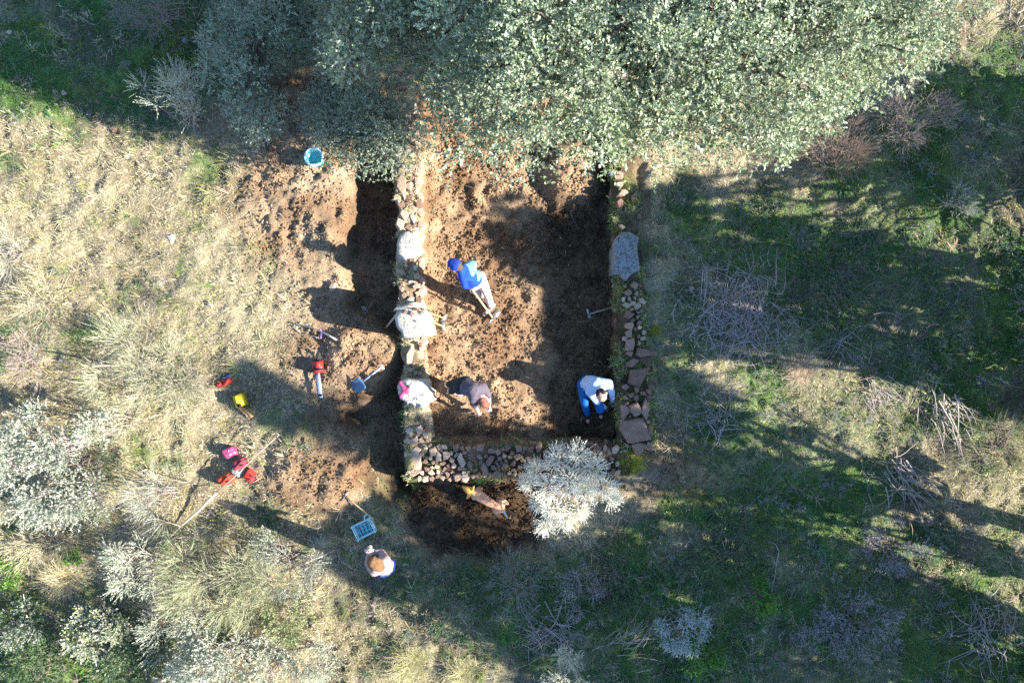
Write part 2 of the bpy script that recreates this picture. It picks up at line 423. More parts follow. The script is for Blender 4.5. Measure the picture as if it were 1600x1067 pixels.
def leaves(base, d, nrm, L, w, col):
    n = len(base)
    d = unit(d); side = unit(np.cross(d, nrm)); 
    mid = base + (L * 0.5)[:, None] * d
    hw = (w / 2)[:, None] * side
    V = np.stack([base, mid - hw, mid + hw, base + L[:, None] * d], 1).reshape(-1, 3)
    o = (np.arange(n) * 4)[:, None]
    F = np.concatenate([o + np.array((0, 2, 1)), o + np.array((1, 2, 3))], 0)
    return V, F, np.repeat(col, 4, 0)
def pick(pal, n, jit=0.18, r=rs):
    pal = np.asarray(pal, float)
    c = pal[r.randint(0, len(pal), n)]
    return np.clip(c * (1 + (r.rand(n, 1) - 0.5) * 2 * jit), 0, 1)
def sprigs(B, D, L, n, ll, lw, pal, spread=0.9, jit=0.2, r=rs, stem=0.0, stemcol=(0.3, 0.25, 0.2)):
    """n leaves along each short shoot B->B+D*L"""
    N = len(B); D = unit(D)
    t = (np.arange(n) + 0.6) / n
    t = np.clip(t[None, :] + (r.rand(N, n) - 0.5) * 0.15, 0, 1)
    base = B[:, None, :] + t[..., None] * L[:, None, None] * D[:, None, :]
    rnd = unit(r.randn(N, n, 3)); 
    perp = unit(rnd - (rnd * D[:, None, :]).sum(-1, keepdims=True) * D[:, None, :])
    a = spread * (0.6 + 0.6 * r.rand(N, n, 1)) * (1 - 0.5 * t[..., None])
    ld = np.cos(a) * D[:, None, :] + np.sin(a) * perp
    nr = unit(np.cross(ld, np.cross(ld, r.randn(N, n, 3) * 0.6 + np.array((0, 0, 1.0)))))
    c0 = pick(pal, N, 0.12, r)
    col = np.repeat(c0[:, None, :], n, 1) * (1 + (r.rand(N, n, 1) - 0.5) * 2 * jit)
    Ls = ll * (0.55 + 0.8 * r.rand(N * n)); Ws = lw * (0.6 + 0.7 * r.rand(N * n))
    V, F, C = leaves(base.reshape(-1, 3), ld.reshape(-1, 3), nr.reshape(-1, 3), Ls, Ws, np.clip(col, 0, 1).reshape(-1, 3))
    if stem:
        V2, F2, C2 = leaves(B, D, unit(r.randn(N, 3)), L, np.full(N, stem), np.tile(np.array(stemcol), (N, 1)))
        F = np.vstack([F, F2 + len(V)]); V = np.vstack([V, V2]); C = np.vstack([C, C2])
    return V, F, C
def join(parts):
    V = []; F = []; C = []; n = 0
    for v, f, c in parts:
        V.append(v); F.append(f + n); C.append(c); n += len(v)
    return np.vstack(V), np.vstack(F), np.vstack(C)

STRAW = [(0.67, 0.57, 0.36), (0.77, 0.69, 0.47), (0.55, 0.46, 0.27), (0.65, 0.52, 0.38), (0.50, 0.48, 0.20), (0.73, 0.66, 0.41)]
OLIVE = [(0.34, 0.37, 0.13), (0.42, 0.43, 0.18), (0.26, 0.31, 0.11)]
GREEN = [(0.090, 0.255, 0.055), (0.150, 0.320, 0.060), (0.065, 0.200, 0.085), (0.25, 0.36, 0.08), (0.11, 0.27, 0.12)]
YGREEN = [(0.36, 0.40, 0.06), (0.46, 0.46, 0.09)]

WALLS = [[(612, 170), (664, 170), (672, 690), (672, 756), (628, 756), (616, 500)], [(628, 682), (990, 690), (985, 755), (628, 756)], [(955, 235), (1012, 235), (1024, 700), (966, 705)]]
def on_wall(x, y):
    px = x * PX + 800; py = 533.5 - y * PX
    r = np.zeros(x.shape, bool)
    for w in WALLS: r |= inside(px, py, w)
    return r

# tufts of grass: straw on the open side, green on the right and under the trees
def grass(n_tufts, per, want_green, seed):
    r = np.random.RandomState(seed)
    x = r.uniform(-10.4, 10.4, n_tufts * 3); y = r.uniform(-7.4, 7.4, n_tufts * 3)
    g = smp(green, x, y); s = smp(soil, x, y)
    lum = 0.6 * fbm(x, y, 0.17, 2, 4) + 0.4 * fbm(x, y, 0.6, 2, 2)
    dens = (g if want_green else (1 - 0.85 * g)) * np.clip(1 - 1.15 * s, 0, 1) * np.clip((lum - 0.38) * 5.5, 0.06, 1)
    k = (r.rand(len(x)) < dens) & ~on_wall(x, y)
    x = x[k][:n_tufts]; y = y[k][:n_tufts]; g = g[k][:n_tufts]
    n = len(x)
    sprd = np.repeat(0.012 + 0.03 * r.rand(n), per)
    tx = np.repeat(x, per) + r.randn(n * per) * sprd; ty = np.repeat(y, per) + r.randn(n * per) * sprd
    root = np.stack([tx, ty, hz(tx, ty) - 0.01], 1)
    size = np.repeat(0.5 + 1.1 * r.rand(n) ** 2.5 + 1.3 * (r.rand(n) < 0.07) * (0 if want_green else 1), per)
    lean = np.repeat(vnoise(x, y, 1.5, 2) * 8.0, per)
    if want_green:
        L = (0.055 + 0.075 * r.rand(n * per)) * size; w = 0.006 + 0.007 * r.rand(n * per)
        tilt = 0.35 + 1.0 * r.rand(n * per)
        pal = np.array(GREEN + YGREEN); 
        yel = fbm(x, y, 1.0, 3, 6) > 0.56
        ci = np.where(yel, r.randint(3, len(pal), n), r.randint(0, len(GREEN), n))
        base = pal[ci]
        dry = r.rand(n) < 0.16
        base[dry] = np.array(STRAW)[r.randint(0, len(STRAW), dry.sum())] * 0.7
    else:
        L = (0.055 + 0.10 * r.rand(n * per)) * size; w = 0.005 + 0.008 * r.rand(n * per)
        tilt = 0.55 + 0.9 * r.rand(n * per)
        base = np.array(STRAW)[r.randint(0, len(STRAW), n)]
        ol = (fbm(x, y, 1.1, 3, 3) - 0.5) * 2.2 + 0.28 > r.rand(n)
        base[ol] = np.array(OLIVE)[r.randint(0, len(OLIVE), ol.sum())]
        pinkish = fbm(x, y, 0.8, 3, 1) > 0.60
        base[pinkish] = base[pinkish] * np.array((0.92, 0.80, 0.82))
    az = r.rand(n * per) * 2 * math.pi
    az = np.where(r.rand(n * per) < 0.35, lean + r.randn(n * per) * 0.5, az)
    col = np.repeat(base * (0.72 + 0.55 * r.rand(n, 1)), per, 0) * (0.8 + 0.4 * r.rand(n * per, 1))
    return blades(root, az, L, tilt, w, np.clip(col, 0, 1), 0.55)
V, F, C = grass(10500, 8, False, 11)
tag(mesh_np('dry_grass', V, F, M['grass'], col=C), 'flattened straw coloured dry grass spread over the open ground', 'grass', kind='stuff')
V, F, C = grass(8200, 10, True, 12)
tag(mesh_np('green_grass', V, F, M['grass'], col=C), 'short green winter grass on the shaded right side', 'grass', kind='stuff')
# matted layer: short single blades lying every way, and thin dead stalks
def mat_layer(n0, seed, kind):
    r = np.random.RandomState(seed)
    x = r.uniform(-10.3, 10.3, n0); y = r.uniform(-7.3, 7.3, n0)
    g = smp(green, x, y); s = smp(soil, x, y)
    if kind == 'mat': k = (r.rand(n0) < np.clip(1 - 1.1 * s, 0.02, 1)) & ~on_wall(x, y)
    else: k = (r.rand(n0) < np.clip(1 - 1.0 * s, 0.04, 1) * np.clip((fbm(x, y, 1.2, 3, 3) - 0.40) * 5, 0.08, 1)) & ~on_wall(x, y)
    x, y, g = x[k], y[k], g[k]; n = len(x)
    az = r.rand(n) * 6.283
    if kind == 'mat':
        L = 0.03 + 0.06 * r.rand(n); w = 0.006 + 0.010 * r.rand(n); el = 0.05 + 0.5 * r.rand(n)
        u = fbm(x, y, 0.55, 3, 6); v = fbm(x, y, 0.8, 3, 1)
        isg = r.rand(n) < np.clip(g * 1.0 - np.clip((u - 0.52) * 6, 0, 0.75) * (g > 0.1), 0, 1)
        col = np.where(isg[:, None], np.array(GREEN)[r.randint(0, len(GREEN), n)], np.array(STRAW)[r.randint(0, len(STRAW), n)] * (1 - 0.35 * g[:, None]))
        brown = (~isg) & (g > 0.15) & (v > 0.47); col[brown] = pick([(0.26, 0.20, 0.17), (0.34, 0.27, 0.24), (0.30, 0.28, 0.28), (0.22, 0.17, 0.13)], brown.sum(), 0.2, r)
        col = col * (0.45 + 0.8 * r.rand(n, 1))
    else:
        L = 0.12 + 0.30 * r.rand(n) ** 2; w = 0.003 + 0.005 * r.rand(n); el = 0.02 + 0.2 * r.rand(n)
        col = pick([(0.40, 0.34, 0.29), (0.30, 0.25, 0.22), (0.50, 0.44, 0.36), (0.36, 0.33, 0.34)], n, 0.25, r)
    d = np.stack([np.cos(az) * np.cos(el), np.sin(az) * np.cos(el), np.sin(el)], 1); sd_ = np.stack([-np.sin(az), np.cos(az), 0 * az], 1)
    b_ = np.stack([x, y, hz(x, y) + 0.004 + (0.03 * r.rand(n) if kind != 'mat' else 0)], 1); hw = (w / 2)[:, None] * sd_
    V = np.stack([b_ - hw, b_ + hw, b_ + d * L[:, None]], 1).reshape(-1, 3)
    return V, np.arange(n * 3).reshape(-1, 3), np.repeat(np.clip(col, 0, 1), 3, 0)
V, F, C = mat_layer(330000, 13, 'mat')
tag(mesh_np('matted_grass', V, F, M['grass'], col=C), 'matted short grass and litter covering the ground', 'grass', kind='stuff')
V, F, C = mat_layer(46000, 14, 'stalk')
tag(mesh_np('dead_stalks', V, F, M['grass'], col=C), 'thin dead stalks and twigs strewn over the ground', 'twigs', kind='stuff')
# low broad-leaved weeds among the grass
r = np.random.RandomState(21)
x = r.uniform(-10.2, 10.2, 9000); y = r.uniform(-7.2, 7.2, 9000)
k = (r.rand(9000) < smp(green, x, y) * (1 - smp(soil, x, y)) * np.clip((fbm(x, y, 0.6, 3, 5) - 0.4) * 4, 0, 1)) & ~on_wall(x, y)
x, y = x[k], y[k]; n = len(x)
per = 8
B = np.stack([np.repeat(x, per), np.repeat(y, per), np.repeat(hz(x, y) + 0.01, per)], 1)
az = r.rand(n * per) * 6.283; el = 0.2 + 0.7 * r.rand(n * per)
D = np.stack([np.cos(az) * np.cos(el), np.sin(az) * np.cos(el), np.sin(el)], 1)
V, F, C = leaves(B, D, np.tile((0, 0, 1.0), (n * per, 1)) + r.randn(n * per, 3) * 0.3, 0.03 + 0.04 * r.rand(n * per), 0.015 + 0.015 * r.rand(n * per), pick([(0.07, 0.15, 0.05), (0.10, 0.19, 0.07), (0.09, 0.14, 0.08)], n * per, 0.25, r))
tag(mesh_np('weeds', V, F, M['grass'], col=C), 'low broad leaved weeds scattered through the green grass', 'weeds', kind='stuff')

# clods of dug earth
r = np.random.RandomState(31)
x = r.uniform(-5.0, 4.2, 60000); y = r.uniform(-4.6, 4.9, 60000)
dens = smp(soil, x, y) ** 2 * np.clip((fbm(x, y, 0.4, 3, 3) - 0.38) * 5, 0.05, 1) * (1 - 0.6 * smp(w_trench, x, y))
k = (r.rand(len(x)) < dens * 0.62) & ~on_wall(x, y)
x, y = x[k], y[k]; n = min(len(x), 6500); x, y = x[:n], y[:n]
oct_ = np.array([(1, 0, 0), (-1, 0, 0), (0, 1, 0), (0, -1, 0), (0, 0, 1), (0, 0, -1)], float)
of = np.array([(0, 2, 4), (2, 1, 4), (1, 3, 4), (3, 0, 4), (2, 0, 5), (1, 2, 5), (3, 1, 5), (0, 3, 5)])
sz = 0.007 + 0.036 * r.rand(n) ** 4.0
a = r.rand(n) * 6.283
rot = np.stack([np.stack([np.cos(a), -np.sin(a), 0 * a], -1), np.stack([np.sin(a), np.cos(a), 0 * a], -1), np.stack([0 * a, 0 * a, 1 + 0 * a], -1)], 1)
V = oct_[None] * (0.5 + 0.9 * r.rand(n, 6, 1)) * sz[:, None, None] * np.array((1.15, 0.9, 0.75))
V = np.einsum('nij,nkj->nki', rot, V) + np.stack([x, y, hz(x, y) + sz * 0.3], 1)[:, None, :]
F = (of[None] + (np.arange(n) * 6)[:, None, None]).reshape(-1, 3)
cc = smp(c_gr, x, y) * (0.85 + 0.45 * r.rand(n, 1))
tag(mesh_np('soil_clods', V.reshape(-1, 3), F, M['ground'], col=np.repeat(cc, 6, 0)), 'loose clods of reddish dug earth in and around the pit', 'soil', kind='stuff')

# finer crumbs, crisp little tetrahedra
r = np.random.RandomState(32)
x = r.uniform(-5.2, 4.2, 260000); y = r.uniform(-4.7, 4.9, 260000)
k = (r.rand(len(x)) < smp(soil, x, y) ** 2 * np.clip((fbm(x, y, 0.25, 3, 6) - 0.36) * 5, 0.15, 1) * 0.6) & ~on_wall(x, y)
x, y = x[k][:26000], y[k][:26000]; n = len(x); sz = 0.005 + 0.017 * r.rand(n) ** 2.2
tet = np.array([(1, 1, 1), (1, -1, -1), (-1, 1, -1), (-1, -1, 1)], float)
V = np.einsum('kj,nij->nki', tet, np.linalg.qr(r.randn(n, 3, 3))[0]) * sz[:, None, None] * (0.6 + 0.7 * r.rand(n, 4, 1)) + np.stack([x, y, hz(x, y) + sz * 0.5], 1)[:, None, :]
F = (np.array([(0, 1, 2), (0, 3, 1), (0, 2, 3), (1, 3, 2)])[None] + (np.arange(n) * 4)[:, None, None]).reshape(-1, 3)
cc = np.clip(smp(c_gr, x, y) * (0.7 + 0.7 * r.rand(n, 1)), 0, 1)
tag(mesh_np('soil_crumbs', V.reshape(-1, 3), F, M['ground'], col=np.repeat(cc, 4, 0)), 'fine crumbs of dug earth over the bare soil', 'soil', kind='stuff')

# ------------------------------------------------------------------ stones: shared hull meshes
def hull(pts):
    bm = bmesh.new()
    for p in pts: bm.verts.new(p)
    res = bmesh.ops.convex_hull(bm, input=list(bm.verts))
    bmesh.ops.delete(bm, geom=[v for v in bm.verts if not v.link_faces], context='VERTS')
    bmesh.ops.recalc_face_normals(bm, faces=list(bm.faces))
    bmesh.ops.triangulate(bm, faces=list(bm.faces))
    return bm
STONES = {}
def stone_meshes(key, mat, n, seed, npts=15):
    r = np.random.RandomState(seed); out = []
    for i in range(n):
        k = r.randint(4, 7)
        ang = np.sort(r.rand(k) * 6.283 + 0); ang = np.linspace(0, 6.283, k, endpoint=False) + r.randn(k) * 0.32
        rad = 0.5 * (0.68 + 0.50 * r.rand(k))
        pts = []
        for a_, q in zip(ang, rad):
            pts.append((q * math.cos(a_), q * math.sin(a_), -0.5 + 0.1 * r.rand()))
            pts.append((q * math.cos(a_) * 1.05, q * math.sin(a_) * 1.05, 0.15 + 0.12 * r.randn()))
            pts.append((q * math.cos(a_) * (0.72 + 0.2 * r.rand()), q * math.sin(a_) * (0.72 + 0.2 * r.rand()), 0.42 + 0.10 * r.rand()))
        bm = hull(pts); me = bpy.data.meshes.new('stone'); bm.to_mesh(me); bm.free(); me.materials.append(mat)
        out.append(me)
    STONES[key] = out
stone_meshes('red', M['stone_red'], 12, 41); stone_meshes('warm', M['stone_warm'], 10, 42)
stone_meshes('white', M['stone_white'], 6, 43); stone_meshes('grey', M['stone_grey'], 5, 44)
rst = random.Random(5)
def stone(parent, p, sx, sy, sz, rot, key, tilt=0.18, name='stone'):
    me = rst.choice(STONES[key])
    o = add(name, me, parent)
    q = np.asarray(p, float) - (rootpos(parent) if parent is not None else 0)
    o.location = q; o.scale = (sx, sy, sz)
    o.rotation_euler = (rst.uniform(-tilt, tilt), rst.uniform(-tilt, tilt), rot)
    return o

MOSSC = [(0.10, 0.16, 0.04), (0.16, 0.20, 0.05), (0.07, 0.12, 0.04)]
def wall_core(name, path, zb, zt, parent, tones, seed):
    """earth-filled core of a rubble wall; path = [(left px, right px / top, bottom px, along px)]"""
    r = np.random.RandomState(seed)
    pts = []
    for (x0, y0, x1, y1) in path: pts.append((P(x0, y0, zt), P(x1, y1, zt)))
    A = np.array([p[0] for p in pts]); B = np.array([p[1] for p in pts])
    seglen = np.linalg.norm((A[1:] + B[1:]) / 2 - (A[:-1] + B[:-1]) / 2, axis=1)
    cum = np.concatenate([[0], np.cumsum(seglen)]); n = int(cum[-1] / 0.05) + 2
    t = np.linspace(0, cum[-1], n)
    L = np.stack([np.interp(t, cum, A[:, i]) for i in range(3)], 1); R_ = np.stack([np.interp(t, cum, B[:, i]) for i in range(3)], 1)
    prof = [(0, 0), (0, .35), (0, .7), (-.0, .86), (.12, 1.0), (.25, 1.02), (.4, 1.0), (.5, 1.0), (.6, 1.0), (.75, 1.02), (.88, 1.0), (1.0, .80), (1.06, .6), (1.12, .3), (1.16, 0)]
    m = len(prof)
    V = np.zeros((n, m, 3))
    for j, (u, v) in enumerate(prof):
        q = L * (1 - u) + R_ * u
        V[:, j, :2] = q[:, :2]
        V[:, j, 2] = zb + (zt - zb) * v
    V[:, :, :2] += (np.stack([fbm(V[..., 0] * 1.0, V[..., 1] + V[..., 2], 0.25, 3, 1), fbm(V[..., 0] + V[..., 2], V[..., 1], 0.25, 3, 2)], -1) - 0.5) * 0.20
    V[:, 3:12, 2] += (fbm(V[:, 3:12, 0], V[:, 3:12, 1], 0.22, 4, 4) - 0.62) * 0.26
    idx = np.arange(n * m).reshape(n, m)
    a, b, c, d = idx[:-1, :-1].ravel(), idx[1:, :-1].ravel(), idx[1:, 1:].ravel(), idx[:-1, 1:].ravel()
    F = np.vstack([np.stack([a, b, c], 1), np.stack([a, c, d], 1)])
    caps = []
    for row in (idx[0], idx[-1]):
        for j in range(1, m - 1): caps.append((row[0], row[j], row[j + 1]))
    F = np.vstack([F, np.array(caps)])
    W_ = V.reshape(-1, 3)
    f1 = np.clip((fbm(W_[:, 0], W_[:, 1], 0.30, 4, 5) - 0.42) * 5, 0, 1)[:, None]; f2 = np.clip((fbm(W_[:, 0], W_[:, 1], 0.35, 4, 6) - 0.52) * 7, 0, 1)[:, None]
    C = np.array(tones[0]) * (1 - f1) + np.array(tones[1]) * f1
    C = C * (1 - f2 * tones[3]) + np.array(tones[2]) * f2 * tones[3]
    core = mesh_np('earth_core', W_, F, M['ground'], parent, col=C, smooth=True)
    # turf, moss and straw rooted on the wall top
    k = tones[4]; tp = V[:, 3:12].reshape(-1, 3)
    root = tp[r.randint(0, len(tp), k)] + np.stack([r.randn(k) * .03, r.randn(k) * .03, np.zeros(k)], 1)
    q = root[:, :2]; clump = fbm(q[:, 0], q[:, 1], 0.3, 3, 2) > 0.47; root = root[clump]; k = len(root)
    a_ = blades(root - (0, 0, 0.01), r.rand(k) * 6.283, 0.03 + 0.08 * r.rand(k), 0.3 + 1.0 * r.rand(k), 0.006 + 0.006 * r.rand(k), pick(tones[5], k, 0.3, r), 0.5)
    mesh_np('turf', a_[0], a_[1], M['grass'], parent, col=a_[2])['kind'] = 'stuff'
    return core

def fill_stones(wall, poly, z, size, n, key, seed, flat=0.55, taken=None):
    """loose face stones picked apart one by one on the wall top"""
    r = np.random.RandomState(seed); done = [] if taken is None else taken
    xs = [p[0] for p in poly]; ys = [p[1] for p in poly]
    tries = 0; made = 0
    while made < n and tries < n * 60:
        tries += 1
        px, py = r.uniform(min(xs), max(xs)), r.uniform(min(ys), max(ys))
        if not inside(np.array([px]), np.array([py]), poly)[0]: continue
        s = r.uniform(*size) * (0.8 + 0.4 * r.rand())
        if any((px - q[0]) ** 2 + (py - q[1]) ** 2 < (0.42 * (s + q[2])) ** 2 for q in done): continue
        done.append((px, py, s)); made += 1
        m = s / PX; e = r.uniform(0.75, 1.5)
        hgt = max(0.07, m * flat * r.uniform(0.8, 1.3))
        stone(wall, P(px, py, z + r.uniform(-0.015, 0.035) - hgt * 0.18), m * math.sqrt(e) * 1.1, m / math.sqrt(e) * 1.1, hgt, r.rand() * 6.28, key if isinstance(key, str) else key[r.randint(len(key))], 0.22)
    return done
def side_stones(wall, x0, y0, x1, y1, z0, z1, key, seed):
    """course stones showing in a wall face between two ground pixels"""
    r = np.random.RandomState(seed)
    a = P(x0, y0, 0); b = P(x1, y1, 0); L = np.linalg.norm(b - a); t = 0.1
    ang = math.atan2(b[1] - a[1], b[0] - a[0])
    while t < L:
        w = r.uniform(0.16, 0.34)
        for zz in np.arange(z0 + 0.09, z1 - 0.14, 0.19):
            p = a + (b - a) * (t / L); 
            stone(wall, (p[0], p[1], zz + r.uniform(-.02, .02)), w * 0.95, 0.15, 0.18, ang + r.uniform(-.1, .1), key, 0.12)
        t += w

ZT = 0.20
# west wall
WW = thing('stone_wall', 'pale sunlit rubble wall running down the left side of the pit', 'wall', P(637, 480, -0.3))
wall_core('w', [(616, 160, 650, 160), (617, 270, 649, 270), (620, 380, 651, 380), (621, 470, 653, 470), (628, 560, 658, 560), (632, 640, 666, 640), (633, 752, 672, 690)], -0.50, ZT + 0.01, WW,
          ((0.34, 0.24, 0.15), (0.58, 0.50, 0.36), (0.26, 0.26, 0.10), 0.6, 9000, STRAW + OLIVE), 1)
tk = [(637, 384, 44), (648, 500, 62), (649, 614, 60)]
for (px, py, w_, h_, k_, rt) in [(628, 290, 18, 38, 'warm', 0.1), (645, 262, 18, 14, 'red', 0.3), (640, 292, 12, 14, 'warm', 0.0), (632, 336, 14, 26, 'warm', -0.15), (645, 342, 10, 20, 'white', 0.2),
                                 (641, 556, 15, 34, 'warm', 0.0), (629, 425, 10, 12, 'warm', 0.4), (651, 432, 13, 11, 'warm', 0.2), (655, 672, 15, 16, 'warm', 0.3), (640, 672, 15, 12, 'warm', 0.0), (627, 220, 16, 22, 'red', 0.1), (640, 240, 15, 18, 'warm', 0.1)]:
    stone(WW, P(px, py, ZT - 0.02), w_ / PX * 1.08, h_ / PX * 1.08, 0.16, rt, k_, 0.1); tk.append((px, py, (w_ + h_) / 2))
fill_stones(WW, [(620, 180), (655, 180), (657, 365), (622, 365)], ZT, (7, 16), 80, ['warm', 'warm', 'red'], 51, taken=tk)
fill_stones(WW, [(624, 405), (659, 405), (662, 475), (626, 475)], ZT, (6, 13), 20, ['warm', 'red', 'white'], 52, taken=tk)
fill_stones(WW, [(638, 530), (660, 530), (664, 590), (640, 590)], ZT, (6, 12), 8, ['warm', 'red'], 53, taken=tk)
fill_stones(WW, [(636, 655), (668, 650), (668, 690), (636, 690)], ZT, (6, 12), 10, ['warm', 'red'], 54, taken=tk)
side_stones(WW, 624, 180, 639, 745, -0.33, ZT, 'red', 55)
side_stones(WW, 653, 180, 665, 690, -0.28, ZT, 'warm', 56)
# south wall
WS = thing('stone_wall', 'rubble wall of small reddish stones along the bottom end of the pit', 'wall', P(790, 722, -0.3))
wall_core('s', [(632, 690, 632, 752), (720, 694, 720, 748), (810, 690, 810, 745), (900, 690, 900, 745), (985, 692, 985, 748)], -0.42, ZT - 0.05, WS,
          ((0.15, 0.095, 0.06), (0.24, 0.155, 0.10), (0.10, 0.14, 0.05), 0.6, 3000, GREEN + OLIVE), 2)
tk = []
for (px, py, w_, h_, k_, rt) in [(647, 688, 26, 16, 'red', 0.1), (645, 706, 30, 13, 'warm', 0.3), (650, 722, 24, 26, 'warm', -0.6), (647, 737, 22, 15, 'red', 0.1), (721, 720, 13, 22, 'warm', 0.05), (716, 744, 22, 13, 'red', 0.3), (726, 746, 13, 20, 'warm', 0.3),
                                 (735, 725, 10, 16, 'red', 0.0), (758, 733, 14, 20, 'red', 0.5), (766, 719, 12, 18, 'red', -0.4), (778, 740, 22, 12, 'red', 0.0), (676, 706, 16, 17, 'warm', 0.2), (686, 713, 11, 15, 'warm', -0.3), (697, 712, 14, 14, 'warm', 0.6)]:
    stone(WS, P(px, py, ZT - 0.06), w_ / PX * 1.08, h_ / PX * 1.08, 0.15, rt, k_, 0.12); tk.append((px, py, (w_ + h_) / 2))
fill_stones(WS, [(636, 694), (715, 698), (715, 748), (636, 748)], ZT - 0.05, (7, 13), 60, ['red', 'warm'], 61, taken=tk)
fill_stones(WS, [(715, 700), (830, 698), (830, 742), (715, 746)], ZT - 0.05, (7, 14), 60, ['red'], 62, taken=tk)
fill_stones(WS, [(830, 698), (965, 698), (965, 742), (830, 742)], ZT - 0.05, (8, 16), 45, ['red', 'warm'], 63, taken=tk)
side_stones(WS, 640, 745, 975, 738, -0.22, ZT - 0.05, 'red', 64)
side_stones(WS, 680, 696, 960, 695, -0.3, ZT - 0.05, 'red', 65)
# east wall
WE = thing('stone_wall', 'shaded rubble wall with green moss along the right side of the pit', 'wall', P(990, 480, -0.3))
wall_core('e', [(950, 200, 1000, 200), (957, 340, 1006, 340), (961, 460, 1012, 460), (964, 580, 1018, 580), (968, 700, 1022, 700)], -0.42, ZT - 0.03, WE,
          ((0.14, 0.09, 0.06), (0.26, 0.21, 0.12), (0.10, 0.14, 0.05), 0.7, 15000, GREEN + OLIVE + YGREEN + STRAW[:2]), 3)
tk = [(978, 398, 62)]
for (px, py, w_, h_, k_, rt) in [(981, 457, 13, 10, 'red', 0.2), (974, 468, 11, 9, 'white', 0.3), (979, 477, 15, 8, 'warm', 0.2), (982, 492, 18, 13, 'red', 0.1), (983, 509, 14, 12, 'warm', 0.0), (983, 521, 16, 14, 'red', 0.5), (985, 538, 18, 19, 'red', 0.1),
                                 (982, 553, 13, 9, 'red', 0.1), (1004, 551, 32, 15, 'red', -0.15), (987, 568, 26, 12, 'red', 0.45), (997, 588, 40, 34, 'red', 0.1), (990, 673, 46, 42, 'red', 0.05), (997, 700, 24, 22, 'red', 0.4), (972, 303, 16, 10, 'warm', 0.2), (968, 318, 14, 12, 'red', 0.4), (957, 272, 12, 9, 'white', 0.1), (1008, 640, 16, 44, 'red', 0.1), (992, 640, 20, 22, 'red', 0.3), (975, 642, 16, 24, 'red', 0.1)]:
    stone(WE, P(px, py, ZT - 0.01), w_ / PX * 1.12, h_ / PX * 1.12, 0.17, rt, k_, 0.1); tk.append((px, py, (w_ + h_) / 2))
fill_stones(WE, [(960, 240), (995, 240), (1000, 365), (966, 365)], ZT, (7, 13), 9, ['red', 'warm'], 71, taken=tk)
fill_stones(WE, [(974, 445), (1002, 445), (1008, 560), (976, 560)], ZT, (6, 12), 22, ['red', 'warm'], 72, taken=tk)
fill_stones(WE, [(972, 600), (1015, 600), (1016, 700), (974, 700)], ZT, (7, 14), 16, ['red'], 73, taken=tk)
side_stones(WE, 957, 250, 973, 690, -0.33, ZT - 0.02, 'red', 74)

# big squared granite blocks standing in the walls
def block(name, label, outline, z0, z1, mat, seed):
    """rough-topped block from its outline in photo pixels (seen at its top)"""
    r = np.random.RandomState(seed)
    ring = []
    n = len(outline)
    for i in range(n):
        a_, b_ = np.array(outline[i], float), np.array(outline[(i + 1) % n], float)
        for t in (0, 0.33, 0.66): ring.append(a_ + (b_ - a_) * t + r.randn(2) * 1.7)
    ring = np.array(ring); c0 = ring.mean(0); m = len(ring)
    rows = []
    for f, z in [(1.0, z0), (1.03, z0 + (z1 - z0) * 0.5), (1.02, z1 - 0.06), (0.95, z1 - 0.012), (0.72, z1 + 0.012), (0.45, z1 + 0.02), (0.2, z1 + 0.022)]:
        q = c0 + (ring - c0) * f + r.randn(m, 2) * 0.5
        g = np.array([P(u, v, z1) for u, v in q]); g[:, 2] = z + (r.randn(m) * 0.003 if z > z0 else 0)
        rows.append(g)
    V = np.vstack(rows + [np.array([P(c0[0], c0[1], z1) + (0, 0, 0.02)])])
    F = []
    for i in range(len(rows) - 1):
        for j in range(m):
            p, q = i * m + j, i * m + (j + 1) % m
            F += [(p, q, q + m), (p, q + m, p + m)]
    top = (len(rows) - 1) * m
    for j in range(m): F.append((top + j, top + (j + 1) % m, len(V) - 1))
    base = P(c0[0], c0[1], z1); base[2] = z0
    o = mesh_np(name, V - base, F, mat); o.location = base
    tag(o, label, 'stone block', 'squared blocks set in the walls')
    return o
B1 = block('granite_block', 'speckled pale block in the left wall above the man in blue', [(620, 372), (636, 362), (650, 366), (653, 392), (644, 403), (622, 402)], -0.3, 0.42, M['stone_white'], 1)
B2 = block('granite_block', 'tall white block in the left wall with tools lying on it', [(620, 476), (650, 474), (662, 484), (673, 522), (632, 530), (619, 505)], -0.35, 0.95, M['stone_white'], 2)
B3 = block('granite_block', 'white block in the left wall with pink gloves on it', [(622, 595), (664, 595), (674, 612), (676, 628), (655, 639), (648, 632), (637, 634), (623, 618)], -0.35, 0.50, M['stone_white'], 3)
B4 = block('granite_block', 'blue grey lichened block in the right wall near the top', [(962, 372), (978, 362), (998, 370), (1000, 420), (976, 436), (960, 425)], -0.35, 0.42, M['stone_grey'], 4)

